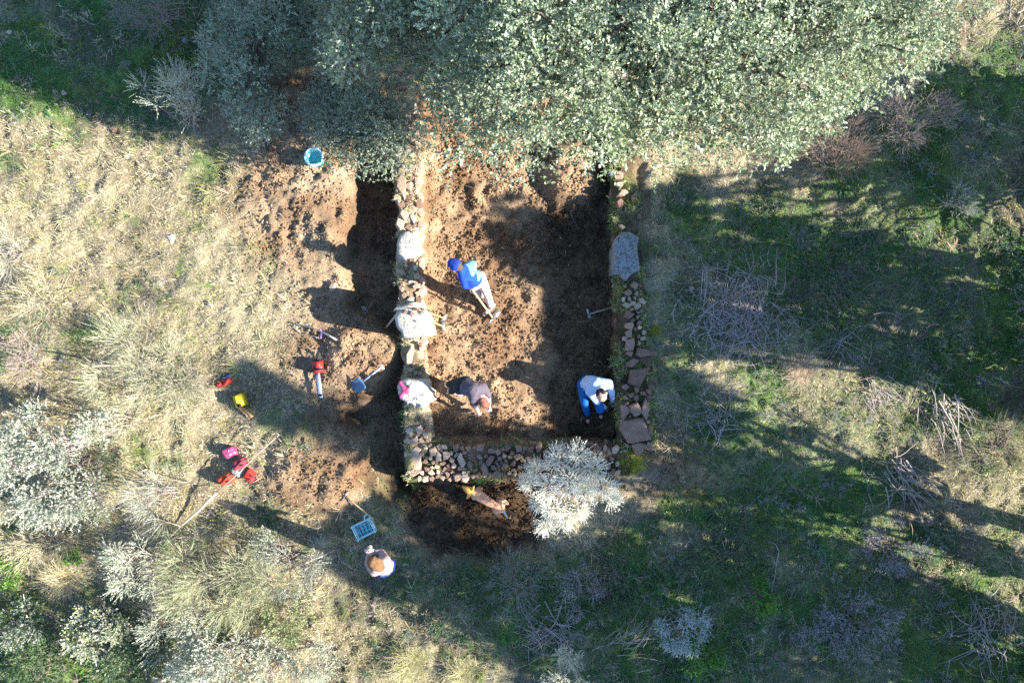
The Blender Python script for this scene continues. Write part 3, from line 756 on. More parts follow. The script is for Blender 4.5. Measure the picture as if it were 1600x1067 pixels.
# loose stones lying on the ground
for (px, py, s_, k_, lab) in [(521, 448, 15, 'warm', 'pale loose stone on the spoil left of the tall white block'), (268, 372, 13, 'white', 'white stone alone in the dry grass of the left field'), (329, 476, 10, 'white', 'small white stone in straw beside the spoil edge'),
                              (101, 146, 9, 'warm', 'small pale stone in the shaded grass at upper left'), (178, 203, 11, 'red', 'reddish stone just inside the big shadow at upper left'), (15, 52, 9, 'warm', 'pale stone near the left edge in the shaded grass'), (290, 66, 13, 'grey', 'grey stone beside the bushes at the top left'),
                              (569, 482, 10, 'grey', 'grey stone lying in the shadow of the tall white block'), (1080, 450, 9, 'warm', 'small stone by the dead brush right of the right wall'), (950, 1, 10, 'red', 'stone under the big oak crown')][:9]:
    g = G(px, py, 0.0)
    o = stone(None, g + (0, 0, 0.01), s_ / PX * 1.15, s_ / PX, s_ / PX * 0.7, rst.random() * 6, k_, 0.2, name='loose_stone')
    tag(o, lab, 'stone', 'loose stones on the ground')

# ------------------------------------------------------------------ trees
OAKP = [(0.33, 0.40, 0.255), (0.41, 0.47, 0.32), (0.24, 0.31, 0.175), (0.50, 0.54, 0.40), (0.35, 0.42, 0.23), (0.27, 0.34, 0.215)]
def lobe_leaves(cs, Rs, r, pal, dens=70, per=5, nl=7, ll=0.05, lw=0.028, sl=0.12, flat=0.78, stem=0.0, cl=0.085, upb=0.45, rise=0.35):
    out = []
    for c, R, dq in zip(cs, Rs, np.broadcast_to(dens, (len(cs),))):
        K = max(6, int(dq * (R / 0.6) ** 2))
        d = unit(r.randn(K, 3) + np.array((0, 0, upb)))
        rad = R * (0.45 + 0.60 * r.rand(K) ** 0.6)
        cc = c + d * rad[:, None] * np.array((1, 1, flat))
        B = (cc[:, None, :] + r.randn(K, per, 3) * cl).reshape(-1, 3)
        D = np.repeat(d, per, 0) * 0.7 + np.array((0, 0, rise)) + r.randn(K * per, 3) * 0.45
        out.append(sprigs(B, D, sl * (0.6 + 0.8 * r.rand(K * per)), nl, ll, lw, pal, 1.0, 0.22, r, stem))
    return join(out)
def clump_leaves(cs, Rs, r, pal, clumps=9, per=26, nl=6, ll=0.042, lw=0.024, sl=0.08, cr=(0.15, 0.29), under=0):
    """each lobe is a bunch of tight rounded leaf clumps with dark gaps between them"""
    if under:   # the inner, shaded leaves below the outer clumps
        inner = np.nonzero(np.array(cs)[:, 2] > 3.5)[0]; k = r.permutation(inner)[:under]; under = len(k); q = np.array(cs)[k] - np.stack([r.randn(under) * .15, r.randn(under) * .15, 0.75 + 0.5 * r.rand(under)], 1)
        low = lobe_leaves(q, np.full(under, 0.5), r, pal, dens=38, per=2, nl=6, ll=0.065, lw=0.036, cl=0.08, flat=0.5)
        return join([clump_leaves(cs, Rs, r, pal, clumps, per, nl, ll, lw, sl, cr), low])
    B = []; D = []; tone = []
    for c, R in zip(cs, Rs):
        K = max(3, int(clumps * (R / 0.5) ** 2))
        d = unit(r.randn(K, 3) + np.array((0, 0, 0.55)))
        cc = c + d * R * (0.55 + 0.45 * r.rand(K, 1)) * np.array((1, 1, 0.8))
        for q, dq in zip(cc, d):
            rq = r.uniform(*cr); m = int(per * (rq / 0.18) ** 2)
            e = unit(r.randn(m, 3) + np.array((0, 0, 0.5)) + dq * 0.3)
            B.append(q + e * rq * (0.5 + 0.5 * r.rand(m, 1) ** 0.5) * np.array((1, 1, 0.85))); D.append(e * 0.9 + r.randn(m, 3) * 0.4 + np.array((0, 0, 0.2))); tone.append(np.full(m, r.uniform(0.50, 1.25)))
    B = np.vstack(B); D = np.vstack(D); tone = np.concatenate(tone); N = len(B)
    V, F, C = sprigs(B, D, sl * (0.6 + 0.8 * r.rand(N)), nl, ll, lw, pal, 1.0, 0.25, r)
    return V, F, np.clip(C * np.repeat(tone, nl * 4)[:, None], 0, 1)
def seg_dist(p, poly):
    """distance of points p (n,2) to a polygon's outline"""
    p = np.atleast_2d(p); A = np.array(poly, float); B = np.roll(A, -1, 0); e = B - A
    t = np.clip(((p[:, None, :] - A) * e).sum(-1) / np.maximum((e * e).sum(-1), 1e-9), 0, 1)
    return np.linalg.norm(p[:, None, :] - A - t[..., None] * e, axis=-1).min(1)
def in_poly(poly, n, r):
    q = np.array(poly, float); lo, hi = q.min(0), q.max(0)
    p = lo + r.rand(n, 2) * (hi - lo)
    return p[inside(p[:, 0], p[:, 1], poly)]
def branch_path(a, b, r, sag=0.1, n=6):
    t = np.linspace(0, 1, n)[:, None]
    p = a + (b - a) * t
    L = np.linalg.norm(b - a)
    p[1:-1] += r.randn(n - 2, 3) * 0.05 * L
    p[:, 2] += sag * L * np.sin(t[:, 0] * math.pi)
    return p
def tree(name, label, base, top, cs, Rs, r, leaf_kw, trunk_r=0.2, group=None, cat='tree', leafmat='oak_leaf', fork=0.45):
    T = thing(name, label, cat, base, group)
    tb = MB()
    base = np.asarray(base, float); top = np.asarray(top, float)
    tp = branch_path(base - (0, 0, 0.1), top, r, 0.0, 8)
    tb.tube(tp, np.linspace(trunk_r, trunk_r * 0.35, 8) * (1 + 0.1 * r.randn(8)), 9)
    tb.build('trunk', M['bark'], T, smooth=True)
    lb = MB()
    for c, R in zip(cs, Rs):
        k = r.randint(3, 8); a = tp[k]
        lb.tube(branch_path(a, np.asarray(c), r, 0.06, 5), np.linspace(trunk_r * 0.26, 0.012, 5), 4, False)
        for _ in range(2):
            d = unit(r.randn(3) + np.array((0, 0, 0.4)))
            lb.tube(branch_path(np.asarray(c), c + d * R * 0.85, r, 0.0, 3), np.linspace(0.014, 0.004, 3), 3, False)
    lb.build('limbs', M['bark'], T, smooth=True)['kind'] = 'stuff'
    V, F, C = (clump_leaves if 'clumps' in leaf_kw else lobe_leaves)(cs, Rs, r, **leaf_kw)
    mesh_np('crown', V, F, M[leafmat], T, col=C)['kind'] = 'stuff'
    return T
def crown_lobes(poly, holes, n, r, z_edge, z_in, fall, Rr, mind=40):
    cs, Rs, used = [], [], np.zeros((0, 2))
    cand = in_poly(poly, n * 60, r); dist = seg_dist(cand, poly)
    hs = np.array(holes, float).reshape(-1, 3)
    for p, d in zip(cand, dist):
        if len(cs) >= n: break
        if d < 12 or (len(used) and (((used - p) ** 2).sum(1) < mind * mind).any()): continue
        z = z_edge + (z_in - z_edge) * (1 - math.exp(-d / fall)) + r.uniform(-0.5, 0.5) * min(1, d / 60)
        R = min(r.uniform(*Rr), (d + 14) / PX * (H - z) / H)
        if len(hs) and (np.hypot(hs[:, 0] - p[0], hs[:, 1] - p[1]) < hs[:, 2] + R * PX * 0.9).any(): continue
        used = np.vstack([used, p]); cs.append(P(p[0], p[1], z)); Rs.append(R)
    return cs, Rs

r = np.random.RandomState(101)
BIG = [(650, -190), (640, -20), (652, 60), (668, 130), (672, 170), (700, 215), (745, 212), (790, 235), (842, 248), (905, 230), (930, 254), (958, 248), (985, 218), (1035, 222), (1100, 208), (1170, 222), (1235, 218), (1292, 190), (1345, 152), (1400, 122), (1482, 92), (1512, 30), (1530, -60), (1520, -190)]
cs, Rs = crown_lobes(BIG, [(830, 50, 18), (1005, 130, 12), (870, 150, 14), (1090, 40, 14), (700, 100, 6), (890, 205, 10)], 290, r, 2.8, 5.4, 100, (0.19, 0.33), 29)
tree('oak_tree', 'large spreading grey green oak covering the top of the picture', P(1010, -20, 0), P(1030, -60, 3.6), cs, Rs, r, dict(pal=OAKP, clumps=7.5, per=25, nl=6, ll=0.040, lw=0.023, under=170), 0.32)
OAK2 = [(500, -190), (500, -20), (505, 50), (530, 100), (580, 112), (610, 104), (640, 100), (665, 60), (665, -190)]
cs, Rs = crown_lobes(OAK2, [], 66, r, 2.7, 4.9, 90, (0.26, 0.44), 22)
tree('oak_tree', 'smaller grey green oak left of the large oak at the top edge', P(590, -60, 0), P(585, -70, 2.6), cs, Rs, r, dict(pal=OAKP, clumps=7, per=24, nl=6), 0.18)
OAK3 = [(470, 210), (492, 160), (510, 120), (560, 118), (600, 135), (620, 160), (640, 195), (645, 235), (612, 266), (570, 262), (520, 235)]
cs, Rs = crown_lobes(OAK3, [], 60, r, 1.0, 1.9, 60, (0.20, 0.34), 15)
tree('young_oak', 'young oak hanging over the upper end of the left wall', P(590, 215, 0), P(582, 210, 1.4), cs, Rs, r, dict(pal=[(0.30, 0.36, 0.26), (0.37, 0.42, 0.31), (0.23, 0.29, 0.19)], clumps=9, per=24, ll=0.038, lw=0.02), 0.08)
LEFT = [(330, -150), (330, 20), (322, 70), (338, 130), (385, 215), (430, 228), (440, 190), (405, 140), (420, 90), (480, 70), (500, 90), (512, 40), (500, -150)]
cs, Rs = crown_lobes(LEFT, [(460, 125, 22)], 80, r, 1.0, 2.0, 70, (0.22, 0.38), 18)
tree('olive_tree', 'shaded grey blue olive tree at the top left behind the bucket', P(420, 20, 0), P(415, 10, 1.5), cs, Rs, r, dict(pal=[(0.29, 0.37, 0.27), (0.37, 0.45, 0.33), (0.21, 0.29, 0.19), (0.44, 0.48, 0.37)], clumps=9, per=22, ll=0.042, lw=0.016), 0.12)

# trees standing right of the picture; their shade falls across the right half
SHADE = [
    [(775, 312), (805, 298), (835, 312), (848, 362), (900, 358), (945, 315), (962, 290), (1000, 322), (1010, 440), (968, 460), (966, 630), (962, 668), (880, 680), (872, 662), (852, 640), (862, 560), (858, 470), (842, 432), (800, 405), (778, 370)],
    [(1020, 310), (1060, 280), (1180, 335), (1300, 372), (1420, 375), (1640, 400), (1640, 670), (1500, 620), (1380, 580), (1250, 525), (1190, 500), (1080, 545), (1040, 500), (1015, 440)],
    [(1290, 215), (1360, 150), (1480, 110), (1640, 140), (1640, 290), (1500, 285), (1400, 290), (1330, 270)],
    [(1030, 615), (1080, 590), (1150, 640), (1175, 690), (1140, 672), (1045, 668)],
    [(1210, 676), (1250, 684), (1270, 700), (1235, 700)],
    [(1385, 702), (1430, 718), (1460, 738), (1415, 730)],
    [(930, 790), (1020, 800), (1120, 805), (1240, 842), (1340, 862), (1480, 918), (1640, 1000), (1640, 1110), (840, 1110), (800, 1040), (700, 960), (560, 905), (470, 850), (520, 800), (620, 770), (690, 770), (720, 850), (810, 880), (900, 850)],
    [(1400, 812), (1470, 830), (1560, 866), (1600, 900), (1500, 860)],
    [(345, 572), (385, 580), (440, 620), (530, 655), (600, 690), (560, 712), (500, 690), (420, 655), (360, 625)],
    [(-60, -60), (230, -60), (230, 200), (100, 215), (-60, 200)],
]
r = np.random.RandomState(202)
sp = []
tan_el = math.tan(SUN_EL)
for poly in SHADE[:9]:
    q = np.array(poly, float); area = np.prod(q.max(0) - q.min(0))
    cand = in_poly(poly, int(area / 160), r); dist = seg_dist(cand, poly); done = np.zeros((0, 3))
    for p, d in zip(cand, dist):
        R = min(d * 0.9 + 6, 62 if poly is SHADE[0] else 34)
        if poly is not SHADE[0] and vnoise(p[0], p[1], 55, 3) > 0.74: continue
        if len(done) and (np.hypot(done[:, 0] - p[0], done[:, 1] - p[1]) < 0.62 * np.maximum(done[:, 2], R)).any(): continue
        done = np.vstack([done, (p[0], p[1], R)])
    sp += [(q[0], q[1], q[2], poly is SHADE[0] or poly is SHADE[8]) for q in done]
cs, Rs = [], []
dense = []
for px, py, R, dn in sp:
    dense.append(dn)
    g = P(px, py, 0.0); g[2] = -0.30 if 640 < px < 970 and 250 < py < 700 else 0.0
    Rm = R / PX
    X = max(9.7 + 0.6 * Rm + r.uniform(0, 2.2), g[0] + (1.3 + Rm))
    h_ = (X - g[0]) / math.cos(SUN_AZ) * tan_el + g[2] - 0.05
    cs.append(np.array((X, g[1] - (X - g[0]) * math.tan(SUN_AZ), h_))); Rs.append(Rm * 0.95)
cs = np.array(cs); Rs = np.array(Rs); dense = np.array(dense)
edges = np.quantile(cs[:, 1], np.linspace(0, 1, 8))
far_labels = ['oak standing beyond the lower right corner', 'oak beyond the right edge, second from the bottom', 'oak beyond the right edge below the middle', 'oak beyond the right edge at the middle',
              'oak beyond the right edge above the middle', 'oak beyond the right edge, second from the top', 'oak standing beyond the upper right corner']
for i in range(7):
    k = (cs[:, 1] >= edges[i]) & ((cs[:, 1] < edges[i + 1]) if i < 6 else True)
    if not k.any(): continue
    c, R_, dn = cs[k], Rs[k], dense[k]
    by = float(np.median(c[:, 1])); bx = 11.6 + 0.7 * (i % 2)
    top = np.array((bx - 0.3, by, max(2.0, float(np.median(c[:, 2])))))
    tree('oak_tree', 'tall ' + far_labels[i], np.array((bx, by, hz(bx, by))), top, c, R_, r, dict(pal=OAKP, dens=np.where(dn, 52, 6.5), per=2, nl=5, ll=0.17, lw=0.11, sl=0.07, flat=0.14, upb=0.0, cl=0.035, rise=0.1), 0.2, group='oaks beyond the right edge')

# ------------------------------------------------------------------ shrubs, tussocks, brush
SILV = [(0.56, 0.57, 0.45), (0.66, 0.66, 0.54), (0.46, 0.49, 0.36), (0.36, 0.40, 0.28)]
GREYG = [(0.36, 0.39, 0.30), (0.46, 0.48, 0.40), (0.28, 0.32, 0.24), (0.56, 0.56, 0.48)]
BROOM = [(0.38, 0.44, 0.22), (0.48, 0.52, 0.30), (0.32, 0.38, 0.18), (0.54, 0.53, 0.36)]
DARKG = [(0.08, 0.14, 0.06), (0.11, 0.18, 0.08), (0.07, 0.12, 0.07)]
BRIGHT = [(0.14, 0.30, 0.05), (0.19, 0.36, 0.07), (0.11, 0.24, 0.05)]
LICH = [(0.42, 0.48, 0.47), (0.50, 0.56, 0.56), (0.34, 0.40, 0.38)]
DRYB = [(0.36, 0.27, 0.22), (0.44, 0.34, 0.27), (0.30, 0.22, 0.18)]
LILAC = [(0.34, 0.31, 0.36), (0.42, 0.38, 0.42), (0.24, 0.24, 0.24)]
def shrub(name, label, px, py, rpx, ht, pal, seed, kind='spiky', n=420, cat='shrub', group=None, stems='twig', z0=None, lumps_px=None):
    """woody stems fanning from one foot, shoots with leaves along their outer ends"""
    r = np.random.RandomState(seed)
    zc = ht * 0.6
    c = P(px, py, zc); R = rpx / PX * (H - zc) / H
    base = np.array((c[0], c[1], float(hz(c[0], c[1])) if z0 is None else z0))
    T = thing(name, label, cat, base, group)
    lumps = max(6, int(8 + rpx / 7))
    ang = r.rand(lumps) * 6.283; rr = np.sqrt(r.rand(lumps)) * 0.82
    zz = ht * (0.35 + 0.65 * np.sqrt(np.clip(1 - rr ** 2, 0, 1))) * (0.7 + 0.4 * r.rand(lumps))
    LC = base + np.stack([np.cos(ang) * rr * R, np.sin(ang) * rr * R, zz], 1)
    lrs = R * (0.20 + 0.16 * r.rand(lumps)) * (1.25 if lumps < 10 else 1.0)
    if lumps_px:
        lumps = len(lumps_px); LC = np.array([P(q[0], q[1], q[3]) for q in lumps_px]); lrs = np.array([q[2] / PX * 0.85 for q in lumps_px])
    sb = MB(); tips = []; dirs = []
    per = max(4, n // lumps)
    for i in range(lumps):
        foot = base + np.array((r.randn(), r.randn(), 0)) * R * 0.15
        foot[2] = float(hz(foot[0], foot[1])) - 0.02 if z0 is None else z0
        tip = LC[i]; lr = lrs[i]
        sb.tube(branch_path(foot, tip, r, 0.04, 5), np.linspace(0.012, 0.005, 5) * (0.6 + ht * 0.4), 4, False)
        for _ in range(3):
            t_ = tip + unit(r.randn(3)) * lr
            sb.tube(branch_path(foot + (tip - foot) * r.uniform(0.6, 0.95), t_, r, 0.0, 3), np.linspace(0.005, 0.0025, 3), 3, False)
        d = unit(r.randn(per, 3) + np.array((0, 0, 0.5)) + 0.5 * unit(tip - base))
        cl = tip + d * lr * (0.35 + 0.65 * r.rand(per, 1)) * np.array((1, 1, 0.8))
        tips.append(cl); dirs.append(d + unit(tip - base) * 0.35 + r.randn(per, 3) * 0.25 + np.array((0, 0, 0.2)))
    sb.build('stems', M[stems], T, smooth=True)['kind'] = 'stuff'
    B = np.vstack(tips); D = np.vstack(dirs); N = len(B)
    B[:, 2] = np.maximum(B[:, 2], hz(B[:, 0], B[:, 1]) + 0.03)
    if kind == 'spiky': a = sprigs(B, D, 0.10 + 0.12 * r.rand(N), 11, 0.030, 0.011, pal, 0.7, 0.25, r, 0.005, pal[0])
    elif kind == 'leafy': a = sprigs(B, D, 0.08 + 0.08 * r.rand(N), 9, 0.036, 0.020, pal, 0.95, 0.25, r)
    elif kind == 'fine': a = sprigs(B, D, 0.16 + 0.16 * r.rand(N), 9, 0.050, 0.0045, pal, 0.35, 0.22, r, 0.005, pal[-1])
    elif kind == 'lacy': a = sprigs(B, D + r.randn(N, 3) * 0.5, 0.08 + 0.08 * r.rand(N), 8, 0.022, 0.014, pal, 1.2, 0.2, r, 0.006, pal[0])
    mesh_np('foliage', *a[:2], M['leaf'], T, col=a[2])['kind'] = 'stuff'
    return T
def tussock(name, label, px, py, rpx, L, pal, seed, n=700, lean=None, cat='grass tuft', group=None):
    r = np.random.RandomState(seed)
    g = G(px, py); T = thing(name, label, cat, g, group)
    az = r.rand(n) * 6.283 if lean is None else lean + r.randn(n) * 0.55
    root = g + np.stack([r.randn(n) * rpx / PX * 0.18, r.randn(n) * rpx / PX * 0.18, np.zeros(n)], 1); root[:, 2] = hz(root[:, 0], root[:, 1])
    a = blades(root, az, L * (0.5 + 0.6 * r.rand(n)), 0.35 + 0.85 * r.rand(n), 0.004 + 0.003 * r.rand(n), pick(pal, n, 0.25, r), 0.6)
    k = n // 2
    half = a[1].reshape(3, n, 3)
    m1 = half[:, :k].reshape(-1, 3); m2 = half[:, k:].reshape(-1, 3) - k * 5
    mesh_np('leaf_sheaf', a[0][:k * 5], m1, M['grass'], T, col=a[2][:k * 5])['kind'] = 'stuff'; mesh_np('outer_leaves', a[0][k * 5:], m2, M['grass'], T, col=a[2][k * 5:])['kind'] = 'stuff'
    return T
def brush(name, label, px, py, rpx, n, seed, mat='twig', L=(0.3, 0.8), ht=0.3, th=0.005, ang=None, cat='dead branches', group=None):
    r = np.random.RandomState(seed); g = G(px, py)
    T = thing(name, label, cat, g, group)
    for nm, m_, q in (('branches', max(2, n // 6), 2.0), ('twigs', n, 1.0)):
        sb = MB()
        for _ in range(m_):
            a0 = r.rand() * 6.283 if ang is None else ang + r.randn() * 0.5
            l = r.uniform(*L) * (1.2 if q > 1 else 1); cur = r.randn() * 0.4
            p = np.array((g[0], g[1], 0)) + np.array((r.randn(), r.randn(), 0)) * rpx / PX * 0.5
            zz = r.uniform(0.03, ht); pts = []; el = r.uniform(-0.15, 0.3)
            for s_ in range(6):
                pts.append((p[0], p[1], max(zz, float(hz(p[0], p[1])) + 0.015)))
                p = p + np.array((math.cos(a0), math.sin(a0), 0)) * l / 5; a0 += cur / 5 + r.randn() * 0.12; zz += math.sin(el) * l / 5; el -= 0.08
            sb.tube(pts, np.linspace(th * q, th * 0.4, 6), 3, False)
        sb.build(nm, M[mat], T)['kind'] = 'stuff'
    return T

shrub('silver_bush', 'tall silvery white spiky bush standing on the bottom wall of the pit', 888, 766, 74, 1.05, [(0.88, 0.86, 0.75), (0.92, 0.90, 0.80), (0.80, 0.79, 0.66)], 301, 'spiky', 2500, lumps_px=[(872, 718, 20, .85), (903, 712, 18, .9), (926, 732, 17, .8), (944, 762, 16, .6), (890, 752, 24, 1.05), (858, 762, 19, .8), (838, 735, 13, .55), (828, 752, 9, .45), (866, 796, 19, .7), (852, 818, 11, .45), (884, 810, 13, .5), (905, 794, 12, .5), (914, 764, 18, .85), (955, 778, 8, .45), (845, 785, 9, .5)])
shrub('grey_bush', 'large pale grey green bush at the left edge', 75, 725, 100, 1.4, GREYG, 302, 'leafy', 2100)
shrub('white_bush', 'white leafed bush right beside the large grey bush at left', 165, 668, 34, 1.2, SILV, 303, 'leafy', 420)
shrub('silver_bush', 'small silvery bush at the foot of the long dead branch', 218, 878, 52, 1.2, SILV, 304, 'spiky', 640, stems='deadwood')
shrub('broom_bush', 'yellow green feathery broom bush at the lower left', 330, 905, 80, 0.95, BROOM, 305, 'fine', 1500)
shrub('broom_bush', 'pale feathery broom bush left of the red jacket', 222, 590, 95, 0.45, BROOM + [(0.60, 0.58, 0.44)], 306, 'fine', 1700)
shrub('grey_bush', 'low grey green bush left of the woman with the phone', 450, 880, 62, 0.6, GREYG, 307, 'spiky', 700)
shrub('grey_bush', 'whitish bush at the bottom edge left of the centre', 345, 1035, 78, 1.3, GREYG + SILV, 308, 'leafy', 1300)
shrub('white_bush', 'narrow white bush at the bottom edge beside the dry grass', 505, 1035, 30, 0.8, SILV, 309, 'spiky', 420)
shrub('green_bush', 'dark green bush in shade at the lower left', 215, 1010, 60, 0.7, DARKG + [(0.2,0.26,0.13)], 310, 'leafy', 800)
shrub('grey_bush', 'tangled grey bush behind the long pole at left', 250, 775, 48, 0.9, GREYG, 311, 'fine', 500)
shrub('green_plant', 'bright green plant at the left edge near the bottom', 10, 893, 24, 0.25, BRIGHT, 312, 'leafy', 240, cat='plant')
shrub('green_plant', 'small bright green plant beside the shaded gully at lower left', 122, 866, 12, 0.2, BRIGHT, 313, 'leafy', 90, cat='plant')
shrub('green_plant', 'bright green plant in the shade below the curling dead twig', 1187, 930, 28, 0.35, BRIGHT, 314, 'leafy', 300, cat='plant')
shrub('green_plant', 'bright green plant at the bottom beside the lichened bush', 1097, 1028, 30, 0.35, BRIGHT, 315, 'leafy', 300, cat='plant')
shrub('lichened_bush', 'pale blue grey lichened bush near the bottom edge', 1060, 978, 46, 0.7, LICH, 316, 'lacy', 620)
shrub('lichened_bush', 'bleached bush at the bottom edge with its tip in the sun', 885, 1045, 40, 1.2, SILV, 317, 'lacy', 420, stems='deadwood')
shrub('lichened_bush', 'faint grey bush in the shade below the south trench', 905, 925, 40, 0.35, LILAC, 318, 'lacy', 260)
shrub('dry_bush', 'brown dry bush under the right edge of the large oak', 1298, 238, 55, 0.45, DRYB, 319, 'fine', 600)
shrub('dry_bush', 'tall dry brown bush right of the large oak', 1420, 188, 58, 0.6, DRYB + [(0.30, 0.27, 0.28)], 320, 'fine', 700)
shrub('grey_plant', 'small grey green plant in a sun fleck at the right', 1490, 318, 30, 0.3, GREYG, 321, 'spiky', 260, cat='plant')
shrub('silver_bush', 'silvery branch catching the sun inside the upper left shadow', 272, 168, 58, 1.5, SILV, 322, 'spiky', 620)
shrub('silver_bush', 'grey twiggy bush left of the olive tree at the top', 352, 92, 46, 1.3, [(0.46, 0.44, 0.38), (0.54, 0.52, 0.45)], 323, 'spiky', 380)
shrub('thistle_patch', 'lilac grey thistles in the shade at the lower right', 1345, 975, 62, 0.25, LILAC, 324, 'lacy', 520, cat='plant')
shrub('thistle_patch', 'lilac grey thistles above the lower right green grass', 1395, 850, 48, 0.25, LILAC, 325, 'lacy', 380, cat='plant')
shrub('thistle_patch', 'grey thistles left of the curling dead twig', 1285, 985, 40, 0.2, LILAC, 326, 'lacy', 240, cat='plant')
shrub('grey_bush', 'grey green scrub at the left edge above the large bush', 25, 395, 48, 0.35, GREYG, 327, 'fine', 420)
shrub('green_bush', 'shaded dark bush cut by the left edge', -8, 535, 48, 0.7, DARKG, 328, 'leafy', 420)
shrub('dry_bush', 'pinkish dry bush beside the dark bush at the left edge', 45, 562, 42, 0.35, [(0.40, 0.33, 0.30), (0.48, 0.40, 0.36)], 329, 'fine', 380)
shrub('dry_bush', 'brown scrub at the top edge left of the olive tree', 240, 15, 60, 0.8, [(0.24, 0.21, 0.19), (0.32, 0.29, 0.27), (0.20, 0.24, 0.22)], 330, 'fine', 620)
shrub('grey_bush', 'grey scrub below the large bush at the left edge', 60, 830, 60, 0.5, GREYG + STRAW, 331, 'fine', 620)
shrub('broom_bush', 'olive green scrub at the right edge in the sunlit strip', 1572, 700, 55, 0.35, [(0.26, 0.28, 0.12), (0.34, 0.33, 0.18)], 332, 'fine', 520)
shrub('grey_bush', 'grey green bush filling the gap under the large bush at left', 130, 790, 62, 0.7, GREYG, 340, 'leafy', 800)
shrub('grey_bush', 'pale bush between the tussocks at the lower left', 290, 985, 62, 1.1, GREYG + SILV, 341, 'spiky', 800)
shrub('grey_bush', 'grey green bush at the bottom left beside the dark green bush', 270, 1060, 55, 0.6, GREYG, 342, 'leafy', 600)
shrub('broom_bush', 'olive green broom right of the silvery bush at lower left', 400, 925, 60, 0.7, BROOM, 343, 'fine', 700)
shrub('grey_bush', 'pale grey bush at the bottom edge between two tussocks', 425, 1045, 52, 0.7, SILV + GREYG, 344, 'leafy', 620)
shrub('green_bush', 'low dark green scrub at the bottom left corner', 80, 1040, 70, 0.4, DARKG + [(0.14, 0.20, 0.09)], 345, 'leafy', 700)
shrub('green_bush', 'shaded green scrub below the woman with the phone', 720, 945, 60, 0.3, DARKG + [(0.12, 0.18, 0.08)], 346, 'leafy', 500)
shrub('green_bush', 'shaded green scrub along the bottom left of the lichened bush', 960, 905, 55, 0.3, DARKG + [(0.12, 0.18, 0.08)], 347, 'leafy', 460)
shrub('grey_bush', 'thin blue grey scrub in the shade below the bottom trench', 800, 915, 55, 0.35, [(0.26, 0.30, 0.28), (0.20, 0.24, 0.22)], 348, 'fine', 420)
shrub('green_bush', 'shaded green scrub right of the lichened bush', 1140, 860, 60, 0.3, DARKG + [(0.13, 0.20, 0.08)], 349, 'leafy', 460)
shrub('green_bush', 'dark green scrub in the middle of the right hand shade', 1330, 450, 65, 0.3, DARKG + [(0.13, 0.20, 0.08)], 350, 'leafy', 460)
shrub('grey_bush', 'pale scrub at the left edge above the dark bush', 60, 470, 46, 0.3, GREYG + STRAW, 351, 'fine', 420)
shrub('grey_bush', 'tall grey green bush in the middle of the lower left scrub', 165, 990, 55, 0.9, GREYG + BROOM, 360, 'leafy', 620)
shrub('broom_bush', 'green broom between the silvery bush and the long dead branch', 300, 850, 42, 0.7, BROOM + DARKG, 361, 'fine', 420)
shrub('grey_bush', 'dull green bush at the left edge of the lower left scrub', 30, 985, 50, 0.6, DARKG + GREYG[:2], 362, 'leafy', 460)
shrub('green_bush', 'olive bush right of the whitish bush at the bottom edge', 460, 960, 46, 0.7, [(0.22, 0.27, 0.12), (0.30, 0.34, 0.17)], 363, 'leafy', 420)
tussock('grass_tussock', 'white fan of dry grass pointing left at the lower left', 285, 932, 30, 0.85, [(0.62, 0.58, 0.50), (0.54, 0.48, 0.42), (0.50, 0.36, 0.28)], 401, 600, 2.9)
tussock('grass_tussock', 'arching grey grass tussock beside the dead branch', 240, 820, 34, 0.55, [(0.44, 0.42, 0.34), (0.36, 0.34, 0.24)], 402, 600, -1.6)
tussock('grass_tussock', 'straw tussock at the left below the grey scrub', 100, 905, 46, 0.5, STRAW, 403, 800)
tussock('grass_tussock', 'straw tussock at the bottom right of the white bush', 640, 1035, 60, 0.45, STRAW + OLIVE, 404, 900)
tussock('grass_tussock', 'tall straw tussock between the bushes at the bottom', 430, 985, 58, 0.5, STRAW, 405, 900)
tussock('grass_tussock', 'pink brown straw tussock in the sunlit strip right of the right wall', 1250, 575, 48, 0.4, [(0.52, 0.40, 0.28), (0.58, 0.47, 0.33)], 406, 700)
tussock('grass_tussock', 'straw tussock at the bottom edge in the middle', 720, 1050, 46, 0.4, STRAW + OLIVE, 407, 600)
tussock('yellow_moss', 'bright yellow green tuft at the corner below the right wall', 984, 718, 46, 0.24, [(0.46, 0.45, 0.06), (0.54, 0.51, 0.09), (0.36, 0.38, 0.06)], 408, 1500, cat='moss')
tussock('yellow_moss', 'yellow green tuft beside the right wall near its middle', 1024, 517, 18, 0.12, [(0.36, 0.38, 0.06), (0.30, 0.34, 0.06)], 409, 500, cat='moss')
tussock('green_tuft', 'green grass tuft hanging on the left face below the lowest white block', 634, 655, 16, 0.28, [(0.12, 0.22, 0.08), (0.20, 0.28, 0.12)], 410, 300)
tussock('green_tuft', 'green strip of grass along the inner edge of the right wall', 967, 560, 24, 0.2, [(0.09, 0.20, 0.04), (0.13, 0.25, 0.06)], 411, 600)
tussock('green_tuft', 'green grass tuft on the right wall above the blue grey block', 962, 350, 22, 0.22, [(0.08, 0.17, 0.05), (0.12, 0.22, 0.06)], 412, 500)
tussock('green_tuft', 'green moss tuft on the right wall beside the crouching man', 985, 620, 24, 0.14, [(0.09, 0.17, 0.06), (0.14, 0.22, 0.09)], 413, 600)
tussock('green_tuft', 'green tuft on the outer edge of the bottom wall', 752, 745, 20, 0.16, [(0.09, 0.19, 0.05), (0.12, 0.24, 0.07)], 414, 400)
tussock('green_tuft', 'yellow green tuft at the lower left corner of the bottom wall', 648, 752, 20, 0.16, [(0.24, 0.26, 0.08), (0.16, 0.22, 0.07)], 415, 400)
